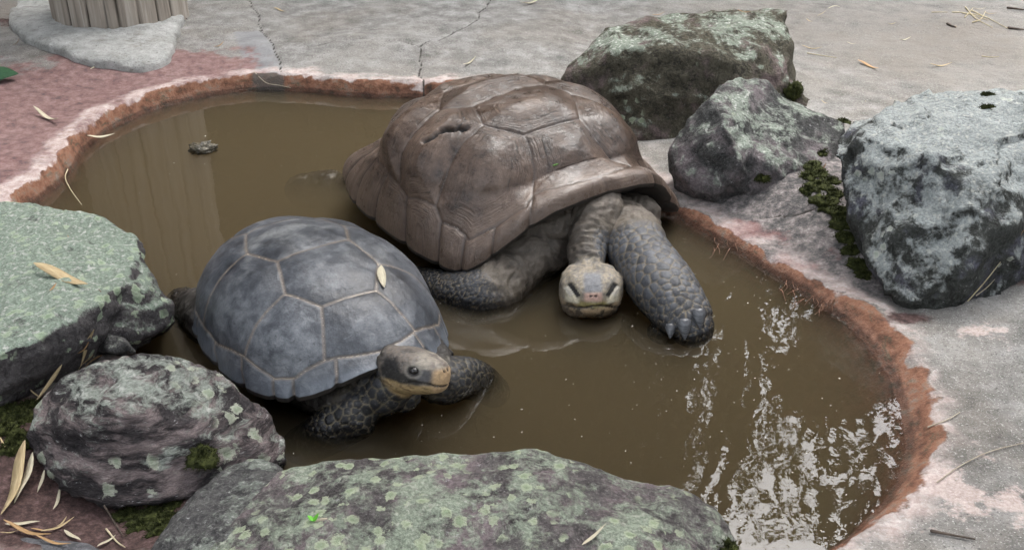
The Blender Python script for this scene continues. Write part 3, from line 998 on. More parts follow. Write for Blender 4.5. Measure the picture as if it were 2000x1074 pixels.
def scatter_scales(V, w, rfun, seed):
    """uneven plate centres on a surface; returns index list"""
    r = np.random.default_rng(seed)
    cand = np.where(w > .05)[0]
    r.shuffle(cand)
    acc, rad = [], []
    A = np.empty((0, 3))
    for i in cand[:9000]:
        ri = rfun[i]
        if len(acc):
            if (((A[:len(acc)] - V[i]) ** 2).sum(1) < ri * ri).any():
                continue
        if len(acc) >= len(A):
            A = np.vstack([A, np.empty((512, 3))])
        A[len(acc)] = V[i]
        acc.append(i)
    return acc


def scale_field(V, centres):
    kd = KDTree(len(centres))
    for j, i in enumerate(centres):
        kd.insert(V[i], j)
    kd.balance()
    f1, f2, cid = np.empty(len(V)), np.empty(len(V)), np.empty(len(V), int)
    for i, v in enumerate(V):
        a, b = kd.find_n(v, 2)
        f1[i], f2[i], cid[i] = a[2], b[2], a[1]
    return f1, f2, cid


def mixc(a, b, w):
    w = np.asarray(w)[:, None]
    return a * (1 - w) + np.asarray(b) * w


def path_param(V, path, m=60):
    P = catmull(np.asarray(path, float), m)
    best, tt = np.full(len(V), 9.0), np.zeros(len(V))
    for i, p in enumerate(P):
        dd = np.linalg.norm(V - p, axis=1)
        k = dd < best
        best[k], tt[k] = dd[k], i / (m - 1)
    return best, tt


# skin material: colours come from the animal's own markings stored on the mesh
M = Mat('tortoise_skin')
cc = M.attr('tint', 'Color')
nf = M.noise(170, 5, .75)
cc = M.mix(.55, cc, M.ramp(nf, [(.28, .35), (.6, 1.0)]), 'MULTIPLY')
cc = M.mix(M.math('MULTIPLY', M.step(M.noise(55, 5, .7), .56, .7), .22), cc, (.36, .33, .28))
cc = damp(M, cc, .018, .75)
hh = M.math('ADD', M.math('MULTIPLY', M.noise(150, 6, .75), .6), M.noise(60, 4, .6))
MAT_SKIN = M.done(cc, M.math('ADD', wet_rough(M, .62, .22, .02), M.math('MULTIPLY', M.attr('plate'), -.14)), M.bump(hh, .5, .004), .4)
M = Mat('eye_wet')
MAT_EYE = M.done((.012, .01, .009), .08, None, .6)
M = Mat('claw_horn')
nz = M.noise(40, 4, .6, M.mapping((1, 1, 6)))
MAT_CLAW = M.done(M.ramp(nz, [(.3, (.03, .03, .033)), (.7, (.12, .125, .135))]), .25, M.bump(nz, .2, .002), .5)


def claw_mesh(l=.035, r=.011):
    an = np.linspace(0, 2 * PI, 10, endpoint=False)
    rows = []
    for t in np.linspace(0, 1, 7):
        rr = r * (1 - t ** 1.7) + .0008
        rows.append(np.stack([np.full(10, t * l), rr * np.cos(an), rr * .75 * np.sin(an) - .4 * l * t * t], -1))
    V, F = close_rows(rows, 10)
    return V, F


def add_claw(root, pos, direction, l, r):
    V, F = claw_mesh(l, r)
    d = Vector(direction).normalized()
    q = d.to_track_quat('X', 'Z')
    me = bpy.data.meshes.new('claw')
    me.from_pydata([tuple(v) for v in V], [], F)
    me.polygons.foreach_set('use_smooth', np.ones(len(me.polygons), bool))
    o = obj('claw', me, MAT_CLAW, root)
    o.matrix_basis = Matrix.Translation(Vector(pos) - root_loc(root)) @ q.to_matrix().to_4x4()
    return o


def root_loc(root):
    return Vector(root.location)


def add_eye(root, fr, f, l, u, r):
    V, F = blob((0, 0, 0), r, 18)
    me = bpy.data.meshes.new('eye')
    me.from_pydata([tuple(v) for v in V], [], F)
    me.polygons.foreach_set('use_smooth', np.ones(len(me.polygons), bool))
    p = fr.w(f, l, u)
    return obj('eye', me, MAT_EYE, root, tuple(Vector(p) - root_loc(root)))


def join(parts):
    VV, FF, o = [], [], 0
    for V, F in parts:
        VV.append(V)
        FF += [[i + o for i in f] for f in F]
        o += len(V)
    return np.vstack(VV), FF


def dress_body(me, root, fr, legs, neck, headlen, paint, big, seed, skin, plate_c, edge_c):
    """scales on the legs, creases on the neck, markings on the head"""
    V, Nn = arrays(me)
    f, l, u = fr.loc(V)
    dneck, tneck = path_param(V, neck)
    he = np.sqrt((f / headlen) ** 2 + (l / (headlen * .80)) ** 2 + (u / (headlen * .80)) ** 2)
    whead = smooth(1.12, .98, he)
    wleg = np.zeros(len(V))
    rs = np.full(len(V), big)
    for path, t0, t1, rscale in legs:
        dl, tl = path_param(V, path)
        w_ = smooth(t0, t1, tl) * smooth(.17, .125, dl)
        rs = np.where(w_ > wleg, big * rscale * (1.15 - .35 * smooth(.2, 1, tl)) * (.55 + .45 * w_), rs)
        wleg = np.maximum(wleg, w_)
    wleg = wleg * (1 - whead)
    rs = rs * (.62 + .8 * vnoise(V * 22, seed + 30))
    cen = scatter_scales(V, wleg, rs, seed)
    f1, f2, cid = scale_field(V, cen)
    e = (f2 - f1) / rs
    plate = smooth(.03, .20, e) * smooth(.1, .5, wleg)
    disp = big * (.11 * plate + .07 * np.clip(1 - (f1 / (rs * .75)) ** 2, 0, 1)) * wleg
    wskin = (1 - wleg) * (1 - whead)
    # loose skin: rings round the neck, folds elsewhere
    q = V * 1.0
    rings = np.sin(tneck * 80 + 9 * fbm(q * 14, 3, seed)) * smooth(.25, .7, tneck) * smooth(.14, .07, dneck)
    fold = 1 - np.abs(fbm(q * np.array([26, 26, 9]) + 3 * fbm(q * 7, 2, seed + 3)[:, None], 3, seed + 1)) * 2.0
    fold2 = 1 - np.abs(fbm(q * np.array([11, 24, 24]), 3, seed + 2)) * 2.2
    disp += wskin * (.0013 * rings + .0062 * np.clip(fold, 0, 1) + .005 * np.clip(fold2, 0, 1) + .006 * fbm(q * 9, 3, seed + 8))
    crease = wskin * np.clip(.5 * (fold > .72) + .35 * smooth(.55, .9, fold2) + .3 * (rings > .4), 0, 1)
    pv = np.array([_T[(i * 91) % 4096] for i in range(len(cen))])[cid]
    # colours
    c = np.tile(np.asarray(skin, float), (len(V), 1)) * (1 + .35 * fbm(q * 12, 4, seed + 5)[:, None])
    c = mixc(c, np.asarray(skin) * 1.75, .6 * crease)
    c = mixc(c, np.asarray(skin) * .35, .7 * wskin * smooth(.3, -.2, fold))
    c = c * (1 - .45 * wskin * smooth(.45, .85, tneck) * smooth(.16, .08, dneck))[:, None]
    pc = np.asarray(plate_c)[None] * (.65 + .8 * pv[:, None])
    lc = mixc(np.tile(np.asarray(edge_c, float), (len(V), 1)), np.zeros(3), np.zeros(len(V)))
    lc = lc * (1 - plate[:, None]) + pc * plate[:, None]
    c = mixc(c, lc, np.clip(wleg * 1.4, 0, 1)) if False else c * (1 - np.clip(wleg * 1.3, 0, 1))[:, None] + lc * np.clip(wleg * 1.3, 0, 1)[:, None]
    wet = smooth(.12, .03, V[:, 2] + .02 * fbm(V * 20, 3, seed + 12)) * wleg
    c = c * (1 - .62 * wet * plate)[:, None]
    hc, hd = paint(V, f, l, u)
    c = c * (1 - whead)[:, None] + hc * whead[:, None]
    disp += hd * whead
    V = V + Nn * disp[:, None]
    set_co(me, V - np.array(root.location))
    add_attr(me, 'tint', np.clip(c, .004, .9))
    add_attr(me, 'plate', plate * wleg)
    me.polygons.foreach_set('use_smooth', np.ones(len(me.polygons), bool))
    return obj('body', me, MAT_SKIN, root)


def cells2(V, size, seed):
    """worley edge distance for small head scales"""
    q = V / size
    i0 = np.floor(q)
    best = np.full((len(V), 2), 9.0)
    for dx in (-1, 0, 1):
        for dy in (-1, 0, 1):
            for dz in (-1, 0, 1):
                c = i0 + (dx, dy, dz)
                hsh = (c[:, 0].astype(np.int64) * 73856093) ^ (c[:, 1].astype(np.int64) * 19349663) ^ (c[:, 2].astype(np.int64) * 83492791) ^ seed
                j = np.stack([_T[hsh & 4095], _T[(hsh >> 3) & 4095], _T[(hsh >> 6) & 4095]], -1)
                dd = np.linalg.norm(c + j - q, axis=1)
                m = dd < best[:, 0]
                best[:, 1] = np.where(m, best[:, 0], np.minimum(best[:, 1], dd))
                best[:, 0] = np.where(m, dd, best[:, 0])
    return best[:, 1] - best[:, 0]


# ------------------------------------------------------------------ larger brown tortoise
def shell_mat(name, lo, mid, hi, seamc, rings, worn, worn_c, rough, seam_w, rimc):
    M = Mat(name)
    a = M.attr('seam')
    nb, nm, nf = M.noise(5, 6, .65), M.noise(24, 6, .7), M.noise(110, 4, .75)
    c = M.ramp(M.math('ADD', M.math('MULTIPLY', nb, .55), M.math('MULTIPLY', nm, .45)), [(.36, lo), (.5, mid), (.64, hi)])
    c = M.mix(M.math('MULTIPLY', M.attr('tone'), .3), c, lo)
    c = M.mix(M.math('MULTIPLY', M.step(M.noise(75, 6, .75), .56, .68), .5), c, tuple(x * .5 for x in lo))
    tv = M.attr('topv')
    wm = M.step(M.math('ADD', M.math('MULTIPLY', tv, worn[1]), M.math('MULTIPLY', M.noise(8, 7, .7), 1.0)), worn[0], worn[0] + .35)
    c = M.mix(M.math('MULTIPLY', wm, worn[2]), c, M.mix(M.step(nf, .3, .7), tuple(x * .75 for x in worn_c), worn_c))
    # growth rings parallel to the plate edges, uneven in spacing and broken
    cx = M.n('ShaderNodeCombineXYZ')
    M.put(cx.inputs[0], M.math('ADD', M.math('MULTIPLY', a, rings[0]), M.math('MULTIPLY', M.noise(7, 3, .5), 5.0)))
    M.put(cx.inputs[1], M.math('MULTIPLY', M.noise(5, 3, .6), 8.0))
    rg = M.math('SUBTRACT', M.noise(1.0, 4, .7, cx.outputs[0]), .5)
    rmask = M.math('MULTIPLY', M.step(a, .003, .012), M.step(M.noise(6, 4, .6), .30, .6))
    rmask = M.math('MULTIPLY', rmask, M.math('SUBTRACT', 1.0, M.math('MULTIPLY', M.step(a, .05, .10), .8)))
    rr = M.math('MULTIPLY', rg, rmask)
    c = M.mix(M.math('MULTIPLY', M.step(rr, .04, .16), rings[1]), c, tuple(x * .45 for x in lo))
    c = M.mix(M.math('MULTIPLY', M.step(M.math('MULTIPLY', rr, -1.0), .05, .18), rings[1] * .5), c, tuple(x * 1.15 for x in hi))
    scr = M.step(M.noise(30, 5, .7, M.mapping((6, 1, 1), (.3, .6, .9))), .62, .72)
    c = M.mix(M.math('MULTIPLY', scr, .3), c, tuple(min(.8, x * 1.6) for x in hi))
    c = M.mix(M.math('MULTIPLY', M.attr('rimv'), rimc[1]), c, rimc[0])
    sw = M.math('ADD', a, M.math('MULTIPLY', M.math('SUBTRACT', M.noise(60, 4, .6), .5), seam_w * 1.3))
    c = M.mix(M.math('MULTIPLY', M.math('SUBTRACT', 1.0, M.step(sw, seam_w * 2.5, seam_w * 5.5)), .5), c, tuple(x * 1.0 for x in seamc[1]))
    sc_ = M.mix(M.step(M.noise(11, 4, .6), .40, .56), tuple(x * .22 for x in seamc[0]), seamc[0]) if rings[1] > .5 else seamc[0]
    c = M.mix(M.math('SUBTRACT', 1.0, M.step(sw, seam_w * .5, seam_w)), c, sc_)
    c = damp(M, c, .02, .8)
    c = M.mix(M.attr('gash'), c, (.006, .005, .004))
    h = M.math('ADD', M.math('MULTIPLY', nm, .5), M.math('MULTIPLY', nf, .3))
    h = M.math('ADD', h, M.math('MULTIPLY', rr, rings[2]))
    rough_ = M.math('ADD', M.math('MULTIPLY', nm, .35), rough)
    return M.done(c, rough_, M.bump(h, .55, .008), .5)


MAT_SHELL_B = shell_mat('shell_brown', (.018, .012, .009), (.084, .055, .040), (.185, .130, .098), ((.36, .31, .26), (.035, .026, .022)), (135, .9, 1.6), (1.15, .5, .45), (.27, .205, .17), .13, .0010, ((.19, .14, .11), .45))
MAT_SHELL_A = shell_mat('shell_slate', (.017, .018, .022), (.070, .076, .088), (.205, .215, .23), ((.42, .35, .27), (.20, .16, .125)), (90, .25, .25), (1.04, .62, .75), (.38, .39, .385), .20, .0011, ((.19, .215, .25), .45))
M = Mat('shell_underside')
MAT_UNDER = M.done(M.ramp(M.noise(14, 5, .65), [(.3, (.018, .016, .015)), (.7, (.06, .052, .046))]), .6)

# ---- B
S = SHELL_B
rootB = empty('tortoise', tuple(S.C))
tag(rootB, 'larger brown giant tortoise facing out, wading with its scaly foreleg stretched forward', 'tortoise')
sh = build_shell(rootB, S, NODES_B, EXTRA_B, SEAM_B, (MAT_SHELL_B, MAT_UNDER), N=250, dome=.027, domew=.065, groove=.0035, gw=.0035, gash=[(.10, -.55), (.115, -.50), (.125, -.44), (.15, -.39), (.185, -.335)], rimcut=.02, seed=3, flare=(.016, .006), lump=.006, rimdome=.10)
sh.rotation_euler = Matrix(S.R.tolist()).to_euler()
HB = Frame(Y(1154, 562, 2.55), (0.0, -1, .26))
neckB = [S.w((.1, 0, .1)), S.w((.27, 0, .13)), Y(1160, 405, 2.83), Y(1150, 468, 2.73), Y(1148, 515, 2.64), HB.w(-.02, 0, 0)]
legBL = [S.w((.15, .2, .0)), Y(1225, 452, 2.81), Y(1250, 498, 2.69), Y(1296, 562, 2.53), Y(1340, 622, 2.425), Y(1352, 640, 2.40)]
legBR = [S.w((.12, -.2, .06)), Y(1060, 455, 2.86), Y(990, 520, 2.72), Y(955, 572, 2.60), Y(890, 578, 2.62), Z(810, 560, -.06)]
parts = [tube([S.w((-.3, 0, .03)), S.w((0, 0, .05)), S.w((.26, 0, .06))], [(.2, .08), (.28, .10), (.25, .09)]),
         tube(neckB, [.10, (.108, .09), (.086, .070), (.058, .052), (.047, .044), .04]),
         tube(legBL, [.08, (.084, .076), (.090, .082), (.092, .080), (.078, .058), (.062, .044)]),
         tube(legBR, [.12, (.12, .10), (.105, .09), (.088, .082), (.075, .07), .06]),
         tube([S.w((-.28, -.2, .02)), Z(690, 378, -.08), Z(640, 370, -.088), Z(590, 372, -.095)], [.08, .07, .066, .055]),
         blob(Y(1110, 462, 2.86), (.13, .1, .09)), blob(Y(1225, 425, 2.95), (.1, .08, .07)),
         blob(Z(1335, 642, .004), (.028, .032, .028)), blob(Z(1370, 626, .010), (.028, .032, .030)), blob(Z(1300, 648, -.025), (.05, .04, .03)),
         head_loft(HB, [(-.105, 0.0449, 0.0382, 0.0424), (-.075, 0.0642, 0.0530, 0.0530), (-.035, 0.0824, 0.0615, 0.0678), (.008, 0.0872, 0.0594, 0.0763), (.045, 0.0792, 0.0488, 0.0763), (.068, 0.0599, 0.0329, 0.0678), (.084, 0.0364, 0.0148, 0.0572), (.091, 0.0128, 0.0032, 0.0424)], e=.74),
         blob(HB.w(.028, .046, .030), (.026, .034, .022)), blob(HB.w(.028, -.046, .030), (.026, .034, .022)), blob(HB.w(-.02, .036, .042), (.034, .036, .018)), blob(HB.w(-.02, -.036, .042), (.034, .036, .018))]
me = remeshed(*join(parts), .0042, 3)


def paint_B(V, f, l, u):
    q = V * 60
    n1, n2 = fbm(V * 45, 4, 71), fbm(V * 110, 3, 72)
    c = np.tile(np.array([.30, .255, .19]), (len(V), 1))
    ed = cells2(V, .016, 9)
    web = smooth(.16, .05, ed)
    c = mixc(c, (.17, .16, .15), .75 * web * smooth(-.01, .02, u))
    c = mixc(c, (.10, .095, .09), .75 * smooth(.0, .4, n1) * smooth(-.02, .02, u))
    low = smooth(-.008, -.022, u + .012 * n1)
    c = mixc(c, (.29, .21, .125), low)
    c = mixc(c, (.05, .038, .024), low * smooth(.02, .3, n1 + .6 * n2))
    snout = smooth(.03, .018, np.abs(l)) * smooth(.02, .05, f)
    c = mixc(c, (.20, .205, .22), snout * smooth(.006, .016, u) * .9)
    c = mixc(c, (.46, .30, .24), snout * smooth(.013, .005, u) * smooth(-.018, -.008, u))
    c = mixc(c, (.28, .24, .10), smooth(.05, .03, np.abs(l)) * smooth(.04, .06, f) * smooth(-.012, -.02, u) * smooth(-.036, -.028, u))
    al = np.abs(l)
    # slanted dark eye stripe, pale patch under it
    ex, eu = al - .052, u - .012
    s1 = ex * .62 + eu * .78
    s2 = eu * .62 - ex * .78
    front = smooth(.0, .02, f)
    side = (al > .03)
    c = mixc(c, (.62, .56, .42), front * side * smooth(.022, .012, np.abs(al - .055)) * smooth(.022, .014, np.abs(u + .004)))
    c = mixc(c, (.018, .016, .015), front * side * smooth(.0085, .0055, np.abs(s2)) * smooth(.024, .017, np.abs(s1)))
    c = mixc(c, (.62, .57, .48), front * side * smooth(.007, .005, np.abs(s2 + .014)) * smooth(.015, .011, np.abs(s1 - .004)))
    c = mixc(c, (.03, .027, .025), smooth(.2, .5, n1) * smooth(.062, .07, al) * smooth(-.03, -.01, u) * .8)
    mouth = -.026 - .16 * al + .003 * np.sin(l * 60)
    mw = smooth(.0045, .002, np.abs(u - mouth)) * smooth(-.02, .01, f)
    c = mixc(c, (.03, .022, .015), mw)
    dn = np.minimum(np.hypot(l - .007, u - .001), np.hypot(l + .007, u - .001))
    nos = smooth(.0042, .003, dn) * (f > .05)
    c = mixc(c, (.01, .008, .008), nos)
    c = c * (1 + .25 * n2[:, None])
    d = -.004 * mw - .004 * nos - .0012 * web * (u > 0) + .0018 * n1 * low - .004 * front * side * smooth(.012, .006, np.abs(s2)) * smooth(.022, .014, np.abs(s1))
    d += .003 * snout * smooth(.012, -.02, u) * smooth(-.03, -.02, u) - .005 * smooth(.012, .004, al) * smooth(.02, .05, u) * smooth(.04, .0, f)
    return c, d


dress_body(me, rootB, HB, [(legBL, .22, .40, 1.0), (legBR, .54, .70, .5)], neckB[1:5], .105, paint_B, .0205, 31, (.105, .087, .070), (.070, .074, .084), (.19, .155, .105))
for sgn in (1, -1):
    add_eye(rootB, HB, .043, sgn * .053, .013, (.010, .010, .010))
bodyB = [c_ for c_ in rootB.children if c_.name.startswith('body')][0]
bt = BVHTree.FromPolygons([v.co + Vector(rootB.location) for v in bodyB.data.vertices], [tuple(p.vertices) for p in bodyB.data.polygons])
for px, py, dr, l_, r_c in ((1336, 632, (.0, -.93, -.36), .046, .021), (1364, 612, (.10, -.93, -.34), .048, .021), (1310, 640, (-.15, -.93, -.3), .034, .015)):
    hit = bt.ray_cast(Vector(CAM), Vector(ray(px, py)))[0]
    if hit is not None:
        add_claw(rootB, hit - Vector(dr).normalized() * .006, dr, l_, r_c)

# ---- A
S = SHELL_A
rootA = empty('tortoise', tuple(S.C))
tag(rootA, 'smaller slate grey tortoise with smooth domed shell and raised head', 'tortoise')
sh = build_shell(rootA, S, NODES_A, EXTRA_A, SEAM_A, (MAT_SHELL_A, MAT_UNDER), N=240, dome=.009, domew=.05, groove=.0022, gw=.0035, rimcut=.03, seed=11)
sh.rotation_euler = Matrix(S.R.tolist()).to_euler()
HA = Frame(Z(815, 722, .145), (.88, -.47, .05), (0, .42, 1))
neckA = [S.w((.15, 0, .02)), S.w((.32, 0, .01)), Z(742, 768, .055), Z(775, 745, .10), HA.w(-.01, 0, 0)]
legAR = [S.w((.15, -.14, -.03)), Z(692, 797, .028), Z(672, 820, .004), Z(636, 846, -.03), Z(590, 870, -.08)]
legAL = [S.w((.22, .17, .0)), Z(855, 740, .05), Z(900, 737, .02), Z(935, 745, -.03), Z(965, 765, -.09)]
parts = [tube([S.w((-.25, 0, 0)), S.w((0, 0, .01)), S.w((.22, 0, .02))], [(.15, .06), (.2, .07), (.17, .06)]),
         tube(neckA, [.075, .068, .056, .047, .038]),
         tube(legAR, [.06, .056, .058, .052, .045]), tube(legAL, [.07, .056, .052, .048, .04]),
         blob(Z(785, 772, .045), (.042, .04, .04)), tube([S.w((-.2, -.2, 0)), Z(385, 610, -.02), Z(360, 600, -.06)], [.08, .06, .05]),
         head_loft(HA, [(-.085, .036, .032, .042), (-.055, .050, .043, .055), (-.018, .057, .047, .058), (.018, .053, .044, .052), (.048, .043, .037, .045), (.067, .034, .028, .038), (.077, .020, .015, .024), (.080, .008, .004, .010)], e=.72),
         blob(HA.w(.012, .034, .022), (.022, .02, .016)), blob(HA.w(.012, -.034, .022), (.022, .02, .016)),
         blob(HA.w(-.035, 0, -.038), (.035, .034, .022))]
me = remeshed(*join(parts), .0036, 3)


def paint_A(V, f, l, u):
    n1, n2 = fbm(V * 45, 4, 81), fbm(V * 120, 3, 82)
    c = np.tile(np.array([.17, .14, .115]), (len(V), 1))
    c = mixc(c, (.05, .043, .038), smooth(.0, .3, n1 + .5 * n2) * .8)
    ed = cells2(V, .012, 19)
    web = smooth(.18, .05, ed)
    al = np.abs(l)
    c = mixc(c, (.13, .12, .115), .7 * web * smooth(0, .02, u))
    c = mixc(c, (.36, .32, .26), smooth(-.01, .03, f) * smooth(.005, .02, u) * smooth(-.3, .3, n1) * .8)
    # dark mask behind the eye, dark jaw corner
    c = mixc(c, (.022, .020, .019), smooth(.034, .022, np.hypot(f + .038, (u + .004) * .8) + .012 * n1))
    c = mixc(c, (.028, .025, .022), smooth(.040, .030, np.hypot(f - .006, (u + .019) * 1.6) + .012 * n1))
    c = mixc(c, (.09, .09, .095), smooth(.02, .013, np.hypot(f - .042, u - .004) + .005 * n1) * .9)
    # buff throat and jaw
    low = smooth(-.020, -.028, u + .006 * n1 - .12 * np.clip(f, 0, .1))
    c = mixc(c, (.42, .30, .15), low)
    c = mixc(c, (.18, .12, .06), low * smooth(.15, .45, n2 + .4 * np.sin(u * 500 + f * 160)))
    c = mixc(c, (.48, .33, .19), smooth(.058, .068, f) * smooth(.026, .015, u))
    dn = np.hypot(al - .008, u - .016)
    nos = smooth(.0042, .003, dn) * (f > .045)
    mouth = -.014 - .35 * (f - .062) * (f > .062) + .4 * (f - .022) * (f < .022)
    mw = smooth(.0038, .0016, np.abs(u - mouth)) * smooth(-.004, .008, f)
    c = mixc(c, (.02, .016, .013), np.maximum(mw, nos))
    de = np.hypot(f - .020, (u - .010) * 1.25)
    lid = smooth(.0165, .0125, de) * (al > .02)
    c = mixc(c, (.46, .42, .36), smooth(.024, .019, de) * (al > .02) * .35)
    c = mixc(c, (.03, .027, .028), lid * .95)
    c = c * (1 + .25 * n2[:, None])
    d = -.0035 * mw - .004 * nos - .0010 * web * (u > 0) + .002 * n1 * low - .002 * lid
    return c, d


dress_body(me, rootA, HA, [(legAR, .18, .34, 1.0), (legAL, .2, .4, .85)], neckA[1:4], .085, paint_A, .0175, 47, (.030, .026, .023), (.032, .033, .037), (.15, .125, .08))
for sgn in (1, -1):
    add_eye(rootA, HA, .020, sgn * .0465, .0115, (.0112, .010, .0078))
# ================================================================== POST, FOOTING
pc = Z(193, 52, .15)[:2] + np.array([0, .30])
PZ = ground_z(*pc)
PR = .315
M = Mat('weathered_wood')
wv = M.mapping((26, 26, 1.2))
n1, n2 = M.noise(1.0, 6, .65, wv, .6), M.noise(3.2, 5, .7, wv)
c = M.ramp(n1, [(.30, (.20, .17, .14)), (.5, (.38, .33, .28)), (.70, (.55, .50, .44))])
c = M.mix(M.math('MULTIPLY', M.step(n2, .52, .7), .4), c, (.19, .16, .135))
c = M.mix(M.math('MULTIPLY', M.attr('crackv'), .95), c, (.02, .016, .012))
MAT_WOOD = M.done(c, .85, M.bump(M.math('ADD', n1, M.math('MULTIPLY', n2, .5)), .6, .008), .2)
na, nz_ = 260, 60
an = np.linspace(0, 2 * PI, na, endpoint=False)
zz = np.concatenate([np.linspace(-.1, .25, 20), np.linspace(.28, 2.7, nz_ - 20)])
crk = [(-2.55, .9), (-2.28, .5), (-1.98, .8), (-1.72, 1.0), (-1.45, .6), (-1.2, .9), (-.95, .5), (-.7, .7), (-.35, .9), (.1, .6), (.7, 1), (1.3, .7), (1.9, 1), (2.6, .8), (-2.85, .6)]
rows, cv = [], []
for z in zz:
    r = PR * (1 - .05 * min(z / 2.7, 1)) * (1 + .012 * np.sin(an * 3 + z) + .01 * fbm(np.stack([np.cos(an) * 2, np.sin(an) * 2, an * 0 + z * .6], -1), 3, 91))
    dent = np.zeros(na)
    for a0, k in crk:
        da = (an - a0 - .05 * math.sin(z * 2.1 + a0 * 7) + PI) % (2 * PI) - PI
        dent = np.maximum(dent, k * np.exp(-(da / (.017 * (.6 + .6 * vnoise(np.array([[a0 * 9, z * 2, 0]]), 4)[0]))) ** 2))
    rr = r - .022 * dent
    rows.append(np.stack([rr * np.cos(an), rr * np.sin(an), np.full(na, z)], -1))
    cv.append(dent)
V = np.vstack(rows + [np.array([[0, 0, 2.72]])])
cv = np.concatenate(cv + [np.zeros(1)])
idx = np.arange(na * nz_).reshape(nz_, na)
F = np.stack([idx[:-1], np.roll(idx[:-1], -1, 1), np.roll(idx[1:], -1, 1), idx[1:]], -1).reshape(-1, 4)
T_ = np.stack([idx[-1], np.roll(idx[-1], -1), np.full(na, na * nz_)], -1)
post = obj('wooden_post', make_mesh('wooden_post', V, [F, T_], attrs=dict(crackv=smooth(.25, .8, cv))), MAT_WOOD, loc=(pc[0], pc[1], PZ))
tag(post, 'thick weathered log post with deep vertical cracks set in pale concrete', 'post')

fo = [(18, 42), (45, 62), (75, 78), (105, 90), (150, 98), (200, 105), (245, 106), (285, 103), (320, 92), (335, 75), (342, 55), (352, 38), (366, 20), (360, 5), (330, -12), (200, -30), (60, -25), (15, 10)]
fo = np.array([Z(a, b, .15)[:2] for a, b in fo])
fo = catmull(fo, 110, True)
fo += .03 * np.stack([fbm(np.hstack([fo, fo[:, :1] * 0]) * 7, 3, 12), fbm(np.hstack([fo, fo[:, :1] * 0]) * 7, 3, 13)], -1)
fc_ = fo.mean(0)
gzv = np.array([ground_z(*p) for p in fo])
rings = []
for s_, dz in ((1.0, -.03), (.995, .022), (.97, .036), (.85, .045), (.6, .05), (.2, .052)):
    q = fc_ + (fo - fc_) * s_
    zq = gzv.mean() * (1 - s_) + gzv * s_ + dz
    zq = zq + .014 * fbm(np.hstack([q * 11, q[:, :1] * 0]), 3, 19)
    rings.append(np.hstack([q, zq[:, None]]))
k = len(fo)
V = np.vstack(rings + [np.array([[*fc_, rings[-1][:, 2].mean()]])])
idx = np.arange(k * len(rings)).reshape(len(rings), k)
F = np.stack([idx[:-1], np.roll(idx[:-1], -1, 1), np.roll(idx[1:], -1, 1), idx[1:]], -1).reshape(-1, 4)
T_ = np.stack([idx[-1], np.roll(idx[-1], -1), np.full(k, len(V) - 1)], -1)
M = Mat('pale_mortar')
n1 = M.noise(16, 6, .7)
c = M.ramp(n1, [(.3, (.30, .30, .28)), (.55, (.48, .48, .46)), (.75, (.60, .60, .58))])
c = M.mix(M.math('MULTIPLY', M.step(M.noise(5, 5, .7), .52, .68), .6), c, (.24, .22, .19))
c = M.mix(M.math('MULTIPLY', M.step(M.noise(120, 3, .7), .57, .66), .6), c, (.13, .12, .11))
MAT_MORTAR = M.done(c, .9, M.bump(M.noise(40, 7, .75), .9, .02), .2)
footing = obj('concrete_footing', make_mesh('concrete_footing', V - np.array([*fc_, 0]), [F, T_]), MAT_MORTAR, loc=(fc_[0], fc_[1], 0))
tag(footing, 'pale rough concrete collar poured round the foot of the wooden post', 'footing')

# ================================================================== TREES MIRRORED IN THE WATER, UNSEEN ONES ADDED TO BLOCK SKY LIGHT
def leaf_cloud(centres, n, ll, lw, droop, seed, wpow=2.4):
    r = np.random.default_rng(seed)
    wt = np.array([np.mean(c[1]) ** wpow for c in centres])
    ci = r.choice(len(centres), n, p=wt / wt.sum())
    C = np.array([c[0] for c in centres])[ci]
    Rr = np.array([np.ones(3) * c[1] for c in centres])[ci]
    d = r.normal(size=(n, 3))
    d /= np.linalg.norm(d, axis=1)[:, None]
    p = C + d * Rr * (r.random(n) ** .45)[:, None]
    ax = r.normal(size=(n, 3)) * (1 - droop)
    ax[:, 2] -= droop * 1.5
    ax /= np.linalg.norm(ax, axis=1)[:, None]
    sd = np.cross(ax, r.normal(size=(n, 3)))
    sd /= np.linalg.norm(sd, axis=1)[:, None]
    L = ll * (.6 + .7 * r.random(n))[:, None]
    W = lw * (.6 + .7 * r.random(n))[:, None]
    V = np.stack([p, p + ax * L * .4 + sd * W, p + ax * L, p + ax * L * .4 - sd * W], 1).reshape(-1, 3)
    return V, np.arange(n * 4).reshape(n, 4)


def leaf_mat(name, a, b):
    M = Mat(name)
    c = M.ramp(M.noise(1.7, 4, .6), [(.3, a), (.7, b)])
    d = M.n('ShaderNodeBsdfDiffuse')
    M.put(d.inputs[0], c)
    t = M.n('ShaderNodeBsdfTranslucent')
    M.put(t.inputs[0], c)
    m = M.n('ShaderNodeMixShader')
    m.inputs[0].default_value = .3
    M.t.links.new(d.outputs[0], m.inputs[1])
    M.t.links.new(t.outputs[0], m.inputs[2])
    o = M.n('ShaderNodeOutputMaterial')
    M.t.links.new(m.outputs[0], o.inputs[0])
    return M.m


M = Mat('bark')
MAT_BARK = M.done(M.ramp(M.noise(14, 5, .7, M.mapping((1, 1, .2))), [(.3, (.035, .028, .022)), (.7, (.12, .10, .08))]), .9, M.bump(M.noise(30, 5), .6, .02))


